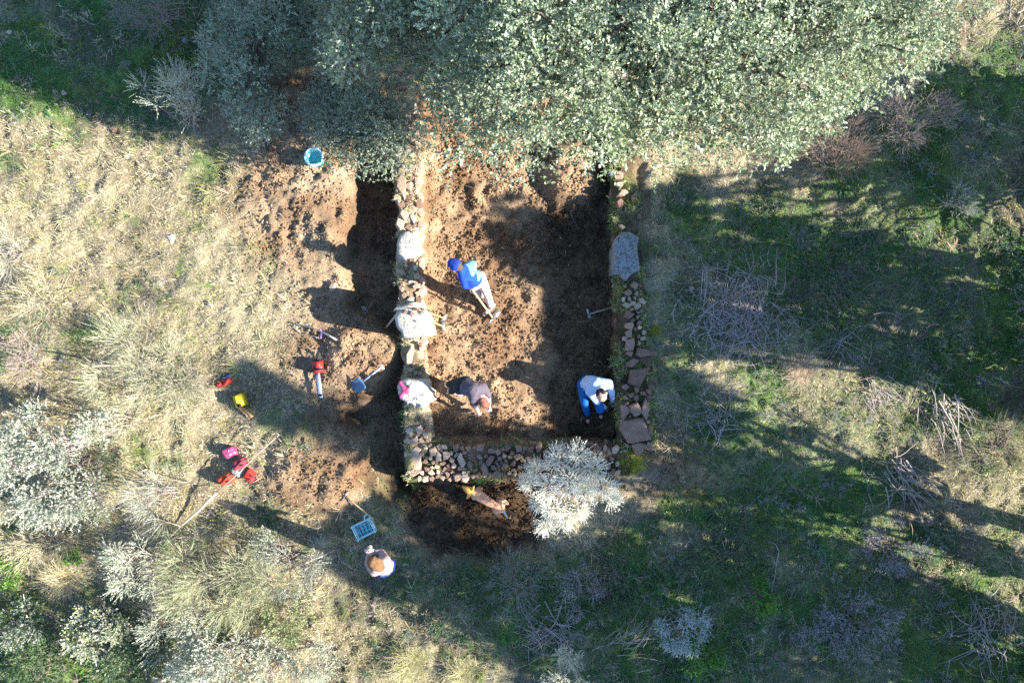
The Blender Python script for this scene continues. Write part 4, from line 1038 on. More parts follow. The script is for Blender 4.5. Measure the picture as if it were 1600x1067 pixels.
brush('brush_pile', 'grey tangle of dead brushwood right of the right wall', 1142, 492, 66, 420, 501, 'grey_twig', (0.2, 0.6), 0.32, 0.0055)
brush('dead_branch', 'curved bleached branches in the sunlit strip at the right', 1465, 625, 34, 40, 502, 'deadwood', (0.4, 0.9), 0.22, 0.009, -1.1)
brush('dead_branch', 'fan of grey dead twigs below the curved branches', 1395, 735, 34, 44, 503, 'deadwood', (0.35, 0.8), 0.2, 0.008, -0.9)
brush('dead_branch', 'thin dead twigs lying in the shaded grass at right', 1310, 520, 40, 34, 504, 'grey_twig', (0.3, 0.7), 0.12, 0.006)
brush('dead_branch', 'small dead twigs beside the tussock in the sunlit strip', 1360, 610, 26, 30, 505, 'grey_twig', (0.3, 0.6), 0.15, 0.005, -0.8)
brush('dead_branch', 'forked dead twigs at the bottom near the lichened bush', 975, 1000, 34, 26, 506, 'deadwood', (0.3, 0.7), 0.2, 0.008, 0.8)
brush('dead_branch', 'pinkish dry brushwood heap left of the red jacket', 305, 590, 24, 50, 507, 'twig', (0.2, 0.45), 0.25, 0.005)
brush('dead_branch', 'bare shaded twigs along the top edge at left', 300, 18, 60, 40, 508, 'twig', (0.4, 0.9), 0.6, 0.006, 2.6)
brush('brush_pile', 'low heap of grey twigs in the shade at the lower right edge', 1530, 990, 50, 90, 510, 'grey_twig', (0.25, 0.6), 0.2, 0.006)
brush('brush_pile', 'low heap of grey twigs below the right wall corner', 1120, 650, 36, 60, 511, 'grey_twig', (0.2, 0.5), 0.18, 0.006)
brush('brush_pile', 'shaded twig heap at the bottom between the green scrub', 850, 985, 40, 70, 512, 'grey_twig', (0.25, 0.6), 0.2, 0.006)
brush('dead_branch', 'broken grey branch at the upper right corner', 1585, 45, 16, 10, 509, 'deadwood', (0.4, 0.7), 0.2, 0.010, 0.9)

# rough low scrub over the shaded side: nobody could count it
r = np.random.RandomState(601)
x = r.uniform(-9.6, 10.2, 5200); y = r.uniform(-7.2, 7.2, 5200)
low_left = region([(-60, 790), (240, 760), (420, 850), (560, 930), (640, 1010), (640, 1120), (-60, 1120)], 0.5)
k = (r.rand(len(x)) < np.maximum(smp(green, x, y), 0.9 * smp(low_left, x, y)) * (1 - smp(soil, x, y)) * np.clip((fbm(x, y, 0.9, 3, 7) - 0.36) * 5, 0.1, 1) * 0.62) & ~on_wall(x, y)
x, y = x[k][:1200], y[k][:1200]; n = len(x); per = 18
SC = [(0.10, 0.17, 0.08), (0.14, 0.22, 0.09), (0.30, 0.31, 0.27), (0.26, 0.20, 0.16), (0.20, 0.26, 0.20), (0.36, 0.32, 0.27), (0.22, 0.28, 0.10), (0.34, 0.33, 0.36)]
sz = 0.5 + 1.1 * r.rand(n) ** 2
c = np.stack([x, y, hz(x, y) + 0.03], 1)
d = unit(r.randn(n, per, 3) + np.array((0, 0, 0.7))); d[..., 2] = np.abs(d[..., 2])
B = c[:, None, :] + d * (0.10 * r.rand(n, per, 1) * sz[:, None, None]) + np.stack([r.randn(n, per) * .05, r.randn(n, per) * .05, np.zeros((n, per))], -1) * sz[:, None, None]
D = d + r.randn(n, per, 3) * 0.3
ci = np.floor(fbm(x, y, 0.8, 2, 2) * 8.0 * 1.6 + r.randint(0, 3, n)).astype(int) % len(SC)
V, F, C = sprigs(B.reshape(-1, 3), D.reshape(-1, 3), np.repeat(sz, per) * (0.06 + 0.08 * r.rand(n * per)), 6, 0.035, 0.012, [(1, 1, 1)], 0.8, 0.25, r, 0.004, (0.8, 0.8, 0.8))
tone = np.repeat(np.array(SC)[ci], per, 0)
nl_ = n * per * 6 * 4
C[:nl_] *= np.repeat(tone, 24, 0); C[nl_:] *= np.repeat(tone, 4, 0)
tag(mesh_np('low_scrub', V, F, M['leaf'], col=np.clip(C, 0, 1)), 'rough low scrub of mixed weeds over the shaded ground', 'scrub', kind='stuff')

# the curling dead twig in the shade
def stick(name, label, pts, r0, r1, mat, cat='branch', sides=6, dz=0.04, side=None):
    g = [G(p[0], p[1], p[2] if len(p) > 2 else dz) for p in pts]
    T = thing(name, label, cat, (g[0][0], g[0][1], g[0][2]))
    MB().tube(g, np.linspace(r0, r1, len(g)), sides).build('stem', M[mat], T, smooth=True)
    if side:
        for s_ in side:
            q = [G(p[0], p[1], p[2] if len(p) > 2 else dz) for p in s_]
            MB().tube(q, np.linspace(r1 * 1.1, r1 * 0.5, len(q)), 5).build('side_shoot', M[mat], T, smooth=True)
    return T
stick('dead_branch', 'single curling pale twig in the shade at the lower right', [(1205, 925), (1210, 905), (1213, 880), (1217, 862), (1212, 850), (1200, 845)], 0.014, 0.008, 'deadwood', side=[[(1213, 880), (1204, 868), (1190, 866)], [(1210, 905), (1200, 915), (1193, 925)]])
stick('dead_branch', 'thick bleached dead branch running down from the red bags', [(338, 770, 0.25), (310, 798, 0.2), (282, 822, 0.15), (262, 842, 0.1), (250, 858, 0.05)], 0.026, 0.014, 'deadwood', side=[[(282, 822, 0.15), (262, 815, 0.3), (240, 822, 0.35)], [(262, 842, 0.1), (240, 850, 0.2)]])
st = thing('bare_sapling', 'upright bare sapling at the edge of the pale broom bush', 'branch', G(190, 572))
g = G(190, 572)
MB().tube([g, g + (0.01, 0.02, 0.35), g + (-0.01, 0.03, 0.7), g + (0.02, 0.02, 0.95)], [0.024, 0.02, 0.015, 0.008], 6).build('stem', M['deadwood'], st, smooth=True)
MB().tube([g + (-0.01, 0.03, 0.6), g + (0.05, 0.10, 0.75)], [0.008, 0.004], 5).build('side_shoot', M['deadwood'], st, smooth=True)
stick('dead_branch', 'grey stick in front of the low grey bush', [(440, 893, 0.3), (480, 878, 0.35), (505, 868, 0.3)], 0.02, 0.012, 'deadwood', side=[[(480, 878, 0.35), (490, 862, 0.45)]])
stick('dead_branch', 'dark root lying on the lit soil right of the hoe', [(800, 441, 0.02), (820, 448, 0.04), (836, 458, 0.02), (845, 468, 0.0)], 0.012, 0.006, 'bark', side=[[(820, 448, 0.04), (828, 440, 0.05)]])

# ------------------------------------------------------------------ people, the dog
def sphere_pts(c, r, k=8):
    c = np.asarray(c, float); out = [c + (0, 0, r), c - (0, 0, r)]
    for th in (0.5, 1.05, 1.57, 2.09, 2.64):
        for j in range(k):
            a = 2 * math.pi * (j + 0.5 * (th > 1)) / k
            out.append(c + r * np.array((math.sin(th) * math.cos(a), math.sin(th) * math.sin(a), math.cos(th))))
    return out
def flesh(name, segs, voxel, mats, parent, pick_mat=None, smooth=4, ratio=1.0):
    """one continuous skin over tapering limbs: each seg is a list of (point, radius) whose hull is joined to the rest"""
    bm = bmesh.new()
    for s in segs:
        pts = []
        for c, r in s: pts += sphere_pts(c, r)
        b2 = hull(pts); me = bpy.data.meshes.new('tmp'); b2.to_mesh(me); b2.free(); bm.from_mesh(me); bpy.data.meshes.remove(me)
    me = bpy.data.meshes.new('tmp'); bm.to_mesh(me); bm.free()
    o = bpy.data.objects.new('tmp', me); COL.objects.link(o)
    m = o.modifiers.new('r', 'REMESH'); m.mode = 'VOXEL'; m.voxel_size = voxel; m.use_smooth_shade = True
    m = o.modifiers.new('s', 'SMOOTH'); m.factor = 0.5; m.iterations = smooth
    if ratio < 1: m = o.modifiers.new('d', 'DECIMATE'); m.ratio = ratio
    dg = bpy.context.evaluated_depsgraph_get()
    out = bpy.data.meshes.new_from_object(o.evaluated_get(dg))
    bpy.data.objects.remove(o); bpy.data.meshes.remove(me)
    out.materials.clear()
    for x in mats: out.materials.append(x)
    if pick_mat:
        for p in out.polygons: p.material_index = pick_mat(np.array(p.center))
    off = Vector(rootpos(parent)); out.transform(Matrix.Translation(-off))
    out.polygons.foreach_set('use_smooth', np.ones(len(out.polygons), bool))
    return add(name, out, parent)
def V3(*a): return np.array(a, float)
def mid(a, b, t=0.5): return np.asarray(a) * (1 - t) + np.asarray(b) * t
def hand_segs(wrist, tip, up, grip=0.5, left=1):
    """palm, four bent fingers of unequal length and a thumb from the palm's side"""
    d = unit(tip - wrist); up = unit(up - (up @ d) * d); s = np.cross(d, up) * left
    segs = [[(wrist, 0.026), (wrist + d * 0.05 + s * 0.022, 0.020), (wrist + d * 0.05 - s * 0.022, 0.020)], [(wrist + d * 0.03, 0.02), (wrist + d * 0.09 + s * 0.03, 0.014), (wrist + d * 0.09 - s * 0.03, 0.014)]]
    for k, L in zip((-1.5, -0.5, 0.5, 1.5), (0.062, 0.078, 0.084, 0.074)):
        b = wrist + d * 0.09 + s * 0.021 * k
        k1 = b + (d * math.cos(grip) - up * math.sin(grip)) * L * 0.5
        k2 = k1 + (d * math.cos(2 * grip) - up * math.sin(2 * grip)) * L * 0.5
        segs += [[(b, 0.0105), (k1, 0.0095)], [(k1, 0.0095), (k2, 0.0085)]]
    t0 = wrist + d * 0.03 + s * 0.03; t1 = t0 + (d * 0.6 + s * 0.75) * 0.04; t2 = t1 + (d * 0.85 - up * 0.4) * 0.035
    return segs + [[(t0, 0.014), (t1, 0.011)], [(t1, 0.011), (t2, 0.009)]]
def cloth(name, c, var=0.25): return plain(name, c, 0.9, var, 13, bump=1.0, spec=0.15, dist=0.03)
SKIN = plain('skin', (0.56, 0.33, 0.25), 0.55, 0.12, 20, bump=0.05); SKIN_R = plain('flushed_skin', (0.50, 0.23, 0.17), 0.55, 0.15, 20, bump=0.05); SKIN_P = plain('pale_skin', (0.70, 0.48, 0.40), 0.55, 0.1, 20, bump=0.05)
def person(label, J, skin, shirt, trousers, shoe, hair=None, sleeve=1.0, shirt_side=None, hat=None, glove=None, hair_style='short'):
    """J: head, face (unit vector of gaze), neck, chest, pelvis, sl, sr, el, er, hl, hr, kl, kr, fl, fr, tl, tr (toe directions)"""
    base = (J['fl'] + J['fr']) / 2
    T = thing('person', label, 'person', (base[0], base[1], min(J['fl'][2], J['fr'][2])))
    hd, nk, ch, pv = J['head'], J['neck'], J['chest'], J['pelvis']
    up = unit(hd - nk); f = J['face']; f = unit(f - (f @ up) * up * 0.6); s = unit(np.cross(f, up))
    side = unit(J['sl'] - J['sr']); hipL, hipR = pv + side * 0.09, pv - side * 0.09
    segs = [[(hd + up * 0.035, 0.092), (hd - f * 0.02, 0.095), (hd + f * 0.015, 0.085)], [(hd, 0.085), (hd - up * 0.085 + f * 0.045, 0.05)],
            [(hd + f * 0.095, 0.016), (hd + f * 0.108 - up * 0.025, 0.017)], [(hd + s * 0.093, 0.016), (hd + s * 0.095 - up * 0.03, 0.013)], [(hd - s * 0.093, 0.016), (hd - s * 0.095 - up * 0.03, 0.013)],
            [(hd + f * 0.088 - up * 0.062, 0.016)], [(nk, 0.056), (hd - up * 0.06, 0.055)], [(nk, 0.06), (J['sl'], 0.058)], [(nk, 0.06), (J['sr'], 0.058)],
            [(ch, 0.115), (J['sl'], 0.06), (J['sr'], 0.06)], [(ch, 0.12), (pv, 0.125)], [(hipL, 0.09), (hipR, 0.09), (ch, 0.11)],
            [(hipL, 0.085), (J['kl'], 0.056)], [(J['kl'], 0.056), (J['fl'] + (0, 0, 0.09), 0.038)], [(hipR, 0.085), (J['kr'], 0.056)], [(J['kr'], 0.056), (J['fr'] + (0, 0, 0.09), 0.038)],
            [(J['fl'] + (0, 0, 0.06), 0.04), (J['fl'] + J['tl'] * 0.17 + (0, 0, 0.04), 0.035)], [(J['fr'] + (0, 0, 0.06), 0.04), (J['fr'] + J['tr'] * 0.17 + (0, 0, 0.04), 0.035)],
            [(J['sl'], 0.05), (J['el'], 0.04)], [(J['el'], 0.04), (J['hl'], 0.027)], [(J['sr'], 0.05), (J['er'], 0.04)], [(J['er'], 0.04), (J['hr'], 0.027)]]
    hands = {}
    for k, lf in (('l', 1), ('r', -1)):
        w = J['h' + k]; d = J.get('d' + k, unit(w - J['e' + k]))
        hands[k] = hand_segs(w, w + d, J.get('u' + k, V3(0, 0, 1.0) + 0.2 * side), J.get('g' + k, 0.6), lf)
        if not glove: segs += hands[k]
    body = flesh('body', segs, 0.0075, [skin], T, ratio=0.16)
    for q in (1, -1): MB().ball(hd + f * 0.092 + s * 0.034 * q + up * 0.005, 0.012, 6).build('eye', M['dark_plastic'], T)
    if glove:
        for k in 'lr': flesh('glove', hands[k] + [[(J['h' + k] - unit(J['h' + k] - J['e' + k]) * 0.04, 0.034), (J['h' + k], 0.032)]], 0.0075, [glove], T, smooth=2)
    # shirt: torso and sleeves
    e = 0.018
    sh = [[(ch, 0.115 + e), (J['sl'], 0.065 + e), (J['sr'], 0.065 + e)], [(ch, 0.120 + e), (mid(pv, ch, .22), 0.122 + e)], [(mid(hipL, ch, .22), 0.085 + e), (mid(hipR, ch, .22), 0.085 + e), (ch, 0.112 + e)], [(nk, 0.062), (J['sl'], 0.062 + e)], [(nk, 0.062), (J['sr'], 0.062 + e)]]
    for k in 'lr':
        if sleeve >= 1: sh += [[(J['s' + k], 0.058 + e), (J['e' + k], 0.045 + e)], [(J['e' + k], 0.045 + e), (mid(J['e' + k], J['h' + k], 0.92), 0.030 + e * 0.8)]]
        else: sh += [[(J['s' + k], 0.058 + e), (mid(J['s' + k], J['e' + k], sleeve), 0.052 + e)]]
    mats = [shirt] + ([shirt_side[0]] if shirt_side else [])
    flesh('shirt', sh, 0.016, mats, T, (lambda c: 1 if shirt_side[1](c) else 0) if shirt_side else None)
    tr = [[(pv, 0.13 + e * .6), (hipL, 0.09 + e), (hipR, 0.09 + e)]]
    for k, hp in (('l', hipL), ('r', hipR)):
        a = J['f' + k] + (0, 0, 0.09)
        tr += [[(hp, 0.088 + e), (J['k' + k], 0.062 + e)], [(J['k' + k], 0.062 + e), (mid(J['k' + k], a, 0.95), 0.046 + e)]]
    flesh('trousers', tr, 0.016, [trousers], T)
    for k in 'lr':
        p = J['f' + k]; d = J['t' + k]
        flesh('shoe', [[(p + (0, 0, 0.05) - d * 0.05, 0.048), (p + (0, 0, 0.05) + d * 0.08, 0.045)], [(p + (0, 0, 0.04), 0.042), (p + d * 0.19 + (0, 0, 0.038), 0.038)], [(p + (0, 0, 0.05), 0.046), (p + (0, 0, 0.12), 0.046)]], 0.012, [shoe], T)
    if hair is not None:
        if hair_style == 'ring': hs = [[(hd - f * 0.055 + s * q, 0.062), (hd - f * 0.06 - up * 0.05 + s * q, 0.045), (hd + s * q * 2.1 + up * 0.0, 0.034)] for q in (0.03, -0.03)]
        elif hair_style == 'long': hs = [[(hd + up * 0.05, 0.098), (hd - f * 0.045, 0.102)], [(hd - f * 0.06, 0.09), (nk - f * 0.07 - up * 0.06, 0.06)], [(hd + s * 0.05 - f * 0.02, 0.075), (nk + s * 0.05 - f * 0.05 - up * 0.1, 0.04)], [(hd - s * 0.05 - f * 0.02, 0.075), (nk - s * 0.05 - f * 0.05 - up * 0.1, 0.04)]]
        else: hs = [[(hd + up * 0.052, 0.092), (hd - f * 0.04 + up * 0.01, 0.098)], [(hd - f * 0.05 - up * 0.04, 0.07)]]
        flesh('hair', hs, 0.011, [hair], T)
    if hat is not None:
        flesh('cap', [[(hd + up * 0.06, 0.098), (hd + up * 0.02 - f * 0.03, 0.108)], [(hd + up * 0.05 + f * 0.05, 0.07), (hd + up * 0.04 + f * 0.155, 0.018), (hd + up * 0.04 + f * 0.13 + s * 0.06, 0.016), (hd + up * 0.04 + f * 0.13 - s * 0.06, 0.016)]], 0.011, [hat], T)
    return T

def floor_at(px, py): return G(px, py, 0.0)
# man in blue leaning over his hoe
fb = floor_at(766, 476); fz = fb[2]
J = dict(fr=floor_at(768, 480), fl=floor_at(752, 462), kr=P(761, 459, fz + 0.50), kl=P(743, 447, fz + 0.52), pelvis=P(745, 439, fz + 0.96),
         chest=P(730, 428, fz + 1.30), neck=P(720, 421, fz + 1.44), head=P(712, 415, fz + 1.50),
         sl=P(723, 434, fz + 1.36), sr=P(738, 414, fz + 1.36), el=P(726, 446, fz + 1.10), er=P(722, 420, fz + 1.12),
         hl=P(735, 449, fz + 0.93), hr=P(722, 431, fz + 1.12), tl=unit(V3(-0.8, 0.3, 0)), tr=unit(V3(-0.6, -0.6, 0)), face=unit(V3(-0.7, 0.3, -0.7)), gl=1.0, gr=1.0)
hoe_a = P(714, 420, fz + 1.22); hoe_b = floor_at(770, 497) + (0, 0, 0.03)
yo = J['sr']; yn = unit(J['sr'] - J['sl'])
person('man in a blue jacket and cap leaning on a hoe in the pit', J, SKIN, cloth('royal_blue_jacket', (0.02, 0.07, 0.42)), cloth('pale_trousers', (0.50, 0.44, 0.45)), cloth('dusty_shoe', (0.40, 0.33, 0.28)),
       sleeve=1.0, hat=cloth('blue_cap', (0.02, 0.05, 0.33)), shirt_side=(cloth('sky_blue_side', (0.16, 0.46, 0.70)), lambda c: (c - (J['sl'] + J['sr']) / 2) @ yn + 0.05 * math.sin(c[2] * 31) > 0.03), hair=cloth('brown_hair', (0.10, 0.07, 0.05)))  # jacket turns sky blue towards the right shoulder
# man in dark clothes stooping to the ground
f0 = floor_at(704, 605); fz2 = f0[2]
J2 = dict(fl=floor_at(702, 600), fr=floor_at(706, 611), kl=P(709, 599, fz2 + 0.48), kr=P(713, 607, fz2 + 0.48), pelvis=P(723, 602, fz2 + 0.90), chest=P(740, 608, fz2 + 1.02), neck=P(751, 616, fz2 + 0.98), head=P(757, 627, fz2 + 0.90),
          sl=P(755, 604, fz2 + 0.98), sr=P(739, 623, fz2 + 0.94), el=P(764, 620, fz2 + 0.66), er=P(743, 634, fz2 + 0.62), hl=P(765, 638, fz2 + 0.36), hr=P(748, 646, fz2 + 0.20), tl=unit(V3(0.9, -0.2, 0)), tr=unit(V3(0.9, -0.35, 0)), face=unit(V3(0.5, -0.5, -0.8)), gr=0.8, gl=0.9)
person('man in dark clothes stooping with one bare arm to the ground', J2, SKIN_P, cloth('dark_grey_shirt', (0.115, 0.095, 0.120)), cloth('black_trousers', (0.020, 0.030, 0.036)), cloth('white_trainer', (0.62, 0.60, 0.58)), sleeve=0.85, hair=cloth('red_brown_hair', (0.24, 0.10, 0.075)))
# man in a light blue shirt crouching at the foot of the right wall
f1 = floor_at(918, 646); fz3 = f1[2]
J3 = dict(fl=floor_at(935, 640), fr=floor_at(917, 646), kl=P(938, 640, fz3 + 0.42), kr=P(913, 628, fz3 + 0.50), pelvis=P(917, 597, fz3 + 0.42), chest=P(931, 600, fz3 + 0.78), neck=P(938, 608, fz3 + 0.90), head=P(940, 617, fz3 + 0.96),
          sl=P(951, 599, fz3 + 0.80), sr=P(921, 612, fz3 + 0.78), el=P(956, 614, fz3 + 0.52), er=P(932, 627, fz3 + 0.50), hl=P(957, 628, fz3 + 0.25), hr=P(946, 637, fz3 + 0.25), tl=unit(V3(0.3, -0.9, 0)), tr=unit(V3(0.1, -1, 0)), face=unit(V3(0.35, -0.6, -0.6)), gl=0.9, gr=0.9)
person('balding man in a light blue shirt crouching beside the right wall', J3, SKIN, cloth('light_blue_shirt', (0.42, 0.56, 0.80)), cloth('blue_jeans', (0.015, 0.11, 0.36)), cloth('dark_boot', (0.03, 0.025, 0.025)), sleeve=1.0, hair=cloth('dark_hair', (0.03, 0.028, 0.03)), hair_style='ring', glove=cloth('grey_glove', (0.12, 0.15, 0.17)))
# woman with a phone
fg = floor_at(606, 884); fz4 = fg[2]
J4 = dict(fl=floor_at(604, 892), fr=floor_at(612, 880), kl=P(603, 891, fz4 + 0.46), kr=P(609, 882, fz4 + 0.46), pelvis=P(604, 887, fz4 + 0.88), chest=P(596, 883, fz4 + 1.20), neck=P(590, 881, fz4 + 1.38), head=P(584, 878, fz4 + 1.50),
          sl=P(584, 893, fz4 + 1.32), sr=P(603, 874, fz4 + 1.32), el=P(575, 880, fz4 + 1.12), er=P(596, 862, fz4 + 1.14), hl=P(576, 866, fz4 + 1.18), hr=P(585, 862, fz4 + 1.20), tl=unit(V3(-0.7, 0.6, 0)), tr=unit(V3(-0.5, 0.8, 0)), face=unit(V3(-0.6, 0.75, -0.35)), gl=0.5, gr=0.5)
person('fair haired woman in a pale top looking at a phone below the pit', J4, SKIN_P, cloth('pale_top', (0.34, 0.25, 0.25)), cloth('navy_jeans', (0.02, 0.05, 0.20)), cloth('grey_shoe', (0.2, 0.2, 0.22)), sleeve=1.0, hair=cloth('fair_hair', (0.17, 0.095, 0.05), 0.5), hair_style='long')
ph = thing('phone', 'white framed phone held up by the fair haired woman', 'phone', P(580, 861, fz4 + 1.16))
pc = P(580, 860, fz4 + 1.22); PR = Rz(0.7) @ Rx(1.0)
MB().box(pc, (0.085, 0.165, 0.010), PR).build('case', M['white_plastic'], ph)
MB().box(pc + PR @ V3(0, 0, 0.006), (0.074, 0.148, 0.003), PR).build('screen', M['dark_plastic'], ph)

# the dog in the south trench
dz = float(floor_at(758, 780)[2])
D_ = dict(sh=P(744, 772, dz + 0.42), rump=P(780, 793, dz + 0.44), mid=P(762, 783, dz + 0.43), head=P(734, 767, dz + 0.52))
ax_ = unit((D_['sh'] - D_['rump']) * V3(1, 1, 0)); sd = V3(-ax_[1], ax_[0], 0)
dog = thing('dog', 'tan dog with a white tail tip walking behind the bottom wall', 'dog', P(762, 783, dz))
segs = [[(D_['sh'] - (0, 0, .03), 0.105), (D_['mid'], 0.088)], [(D_['mid'], 0.086), (D_['rump'] + ax_ * 0.10, 0.066)], [(D_['rump'] + ax_ * 0.10, 0.066), (D_['rump'] - ax_ * 0.03, 0.088)], [(D_['sh'] + ax_ * 0.02, 0.075), (D_['head'] - ax_ * 0.04, 0.048)],
        [(D_['head'] + ax_ * 0.02, 0.074), (D_['head'] + ax_ * 0.07, 0.056)], [(D_['head'] + ax_ * 0.05, 0.045), (D_['head'] + ax_ * 0.14 - (0, 0, .03), 0.027)]]
for q in (1, -1):
    s0 = D_['sh'] + sd * 0.075 * q - (0, 0, .06); g0 = s0 * V3(1, 1, 0) + V3(0, 0, dz) + ax_ * (0.05 * q)
    segs += [[(s0, 0.06), (s0 * 0.5 + g0 * 0.5 - ax_ * .02, 0.034)], [(s0 * 0.5 + g0 * 0.5 - ax_ * .02, 0.032), (g0 + (0, 0, .07), 0.022)], [(g0 + (0, 0, .06), 0.022), (g0 + ax_ * .05 + (0, 0, .022), 0.024)]]
    h0 = D_['rump'] + sd * 0.075 * q - (0, 0, .04); kn = h0 - (0, 0, .16) + ax_ * 0.07; hk = h0 * V3(1, 1, 0) + V3(0, 0, dz + .13) - ax_ * (0.09 - .04 * q); g1 = hk * V3(1, 1, 0) + V3(0, 0, dz) + ax_ * 0.02
    segs += [[(h0, 0.085), (kn, 0.048)], [(kn, 0.046), (hk, 0.026)], [(hk, 0.024), (g1 + (0, 0, .04), 0.020)], [(g1 + (0, 0, .03), 0.022), (g1 + ax_ * .05 + (0, 0, .022), 0.024)]]
TAN = plain('tan_fur', (0.74, 0.38, 0.22), 0.9, 0.2, 40, bump=0.3); GING = plain('ginger_fur', (0.70, 0.34, 0.09), 0.9, 0.2, 40, bump=0.3); WHT = plain('white_fur', (0.70, 0.66, 0.60), 0.9, 0.12, 40, bump=0.3)
def dogc(c):
    if c[2] < dz + 0.14: return 2
    if (c - D_['sh']) @ ax_ > 0.06: return 1
    return 0
flesh('body', segs, 0.010, [TAN, GING, WHT], dog, dogc, 3)
for q in (1, -1):
    e0 = D_['head'] + sd * 0.05 * q + (0, 0, .04)
    flesh('ear', [[(e0, 0.022), (e0 + sd * 0.075 * q + (0, 0, .03) - ax_ * .02, 0.012), (e0 - ax_ * 0.04 + (0, 0, .03), 0.016)]], 0.008, [GING], dog, smooth=1)
t0 = D_['rump'] - ax_ * 0.10 + (0, 0, .03); t1 = P(788, 800, dz + 0.46); t2 = P(793, 809, dz + 0.5)
flesh('tail', [[(t0, 0.028), (t1, 0.022)], [(t1, 0.022), (t2, 0.012)]], 0.008, [TAN, WHT], dog, lambda c: 1 if (c - t1) @ (t2 - t1) > -0.01 else 0, 2)
for q in (1, -1): MB().ball(D_['head'] + ax_ * 0.075 + sd * 0.036 * q + (0, 0, .03), 0.010, 6).build('eye', M['dark_plastic'], dog)
MB().ball(D_['head'] + ax_ * 0.168 - (0, 0, .028), 0.014, 6).build('nose', M['dark_plastic'], dog)

# ------------------------------------------------------------------ tools
def along(a, b):
    """frame with x along a->b, z mostly up"""
    x = unit(np.asarray(b) - np.asarray(a)); y = unit(np.cross(V3(0, 0, 1), x)); z = np.cross(x, y)
    return np.stack([x, y, z], 1)
# hoe of the man in blue
hoe = thing('hoe', 'long handled hoe held by the man in blue', 'hoe', hoe_b)
MB().tube([hoe_a, mid(hoe_a, hoe_b, .5), hoe_b + (0, 0, .02)], [0.016, 0.018, 0.019], 8).build('handle', M['handle_wood'], hoe, smooth=True)
Rh = Rz(math.atan2(0.9, 0.75))
MB().box(hoe_b + Rh @ V3(0.10, 0, 0.01), (0.17, 0.10, 0.012), Rh @ Ry(0.3)).build('blade', M['steel'], hoe); MB().box(hoe_b + Rh @ V3(-0.09, 0, 0.01), (0.15, 0.035, 0.014), Rh @ Ry(-0.2)).build('tine', M['steel'], hoe); MB().lathe([(0.026, -0.03), (0.03, 0.0), (0.026, 0.035)], hoe_b + (0, 0, .02), 10).build('socket', M['steel'], hoe)
# spade on the trench floor
sa = G(597, 573, 0.14); sb_ = G(566, 597, 0.10); sc_ = G(549, 611, 0.04)
sh = thing('shovel', 'shovel with blue grey blade and white grip lying in the trench shadow', 'shovel', sb_)
MB().tube([sa, mid(sa, sb_), sb_], 0.016, 8).build('shaft', M['bar_steel'], sh, smooth=True)
R_ = along(sa, sb_); gy = R_[:, 1]
MB().tube([sa - gy * 0.055, sa, sa + gy * 0.055], 0.018, 8).build('grip', M['white_plastic'], sh, smooth=True)
pts = []; n_u, n_v = 7, 7
c_ = mid(sb_, sc_, 0.5); Rb = along(sb_, sc_)
for i in range(n_u):
    u = i / (n_u - 1); wd = 0.125 * (1 if u < .6 else math.sqrt(max(0.05, 1 - ((u - .6) / .42) ** 2)))
    for j in range(n_v):
        v = j / (n_v - 1) * 2 - 1
        pts.append(sb_ + Rb @ V3(u * 0.30 - 0.03, v * wd, 0.025 * v * v + 0.01 - 0.02 * u))
F_ = []
for i in range(n_u - 1):
    for j in range(n_v - 1):
        p = i * n_v + j; F_ += [(p, p + 1, p + n_v + 1), (p, p + n_v + 1, p + n_v)]
bl = mesh_np('blade', pts, F_, M['blade_blue'], sh, smooth=True); bl.modifiers.new('t', 'SOLIDIFY').thickness = 0.006
# pick leaning on the tall white block
ta = P(600, 516, -0.22); tb_ = P(627, 482, 0.97)
pk = thing('pickaxe', 'pickaxe with pale handle leaning against the tall white block', 'pickaxe', ta)
MB().tube([ta, mid(ta, tb_), tb_], [0.015, 0.017, 0.020], 8).build('handle', M['pole_wood'], pk, smooth=True)
MB().tube([P(615, 486, 1.0), P(620, 481, 1.03), tb_ + (0, 0, .02), P(635, 478, 1.03), P(645, 480, 1.0)], [0.008, 0.022, 0.028, 0.02, 0.007], 7).build('head', M['steel'], pk, smooth=True)
for i, (p, q, lab) in enumerate([((655, 484, 0.98), (694, 497, -0.1), 'upper of the two yellow handled tools propped on the tall white block'), ((664, 499, 0.90), (693, 510, -0.1), 'lower of the two yellow handled tools propped on the tall white block')]):
    a_, b_ = P(*p), G(q[0], q[1], 0.03)
    T = thing('hand_hoe', lab, 'hand tool', b_, 'yellow handled tools')
    MB().tube([a_, mid(a_, b_), b_], 0.015, 7).build('handle', M['yellow_wood'], T, smooth=True)
    R_ = Rz(1.1 + i * 0.5)
    m_ = MB(); m_.box(b_ + R_ @ V3(0, 0, 0.02), (0.16, 0.07, 0.012), R_ @ Rx(0.5)); m_.build('blade', M['steel'], T)
# stone fragments and a brush on the tall block
for (px, py, s_, lab) in [(640, 478, 9, 'small stone chip nearest the top corner of the tall white block'), (650, 483, 7, 'small stone chip at the right on the tall white block'), (634, 487, 8, 'small stone chip in the middle on the tall white block'), (645, 490, 11, 'largest stone chip on the tall white block')]:
    o = stone(None, P(px, py, 0.995), s_ / PX, s_ / PX * 0.7, 0.05, px * 0.7, 'red', 0.15, 'stone_chip'); tag(o, lab, 'stone', 'chips on the tall white block')
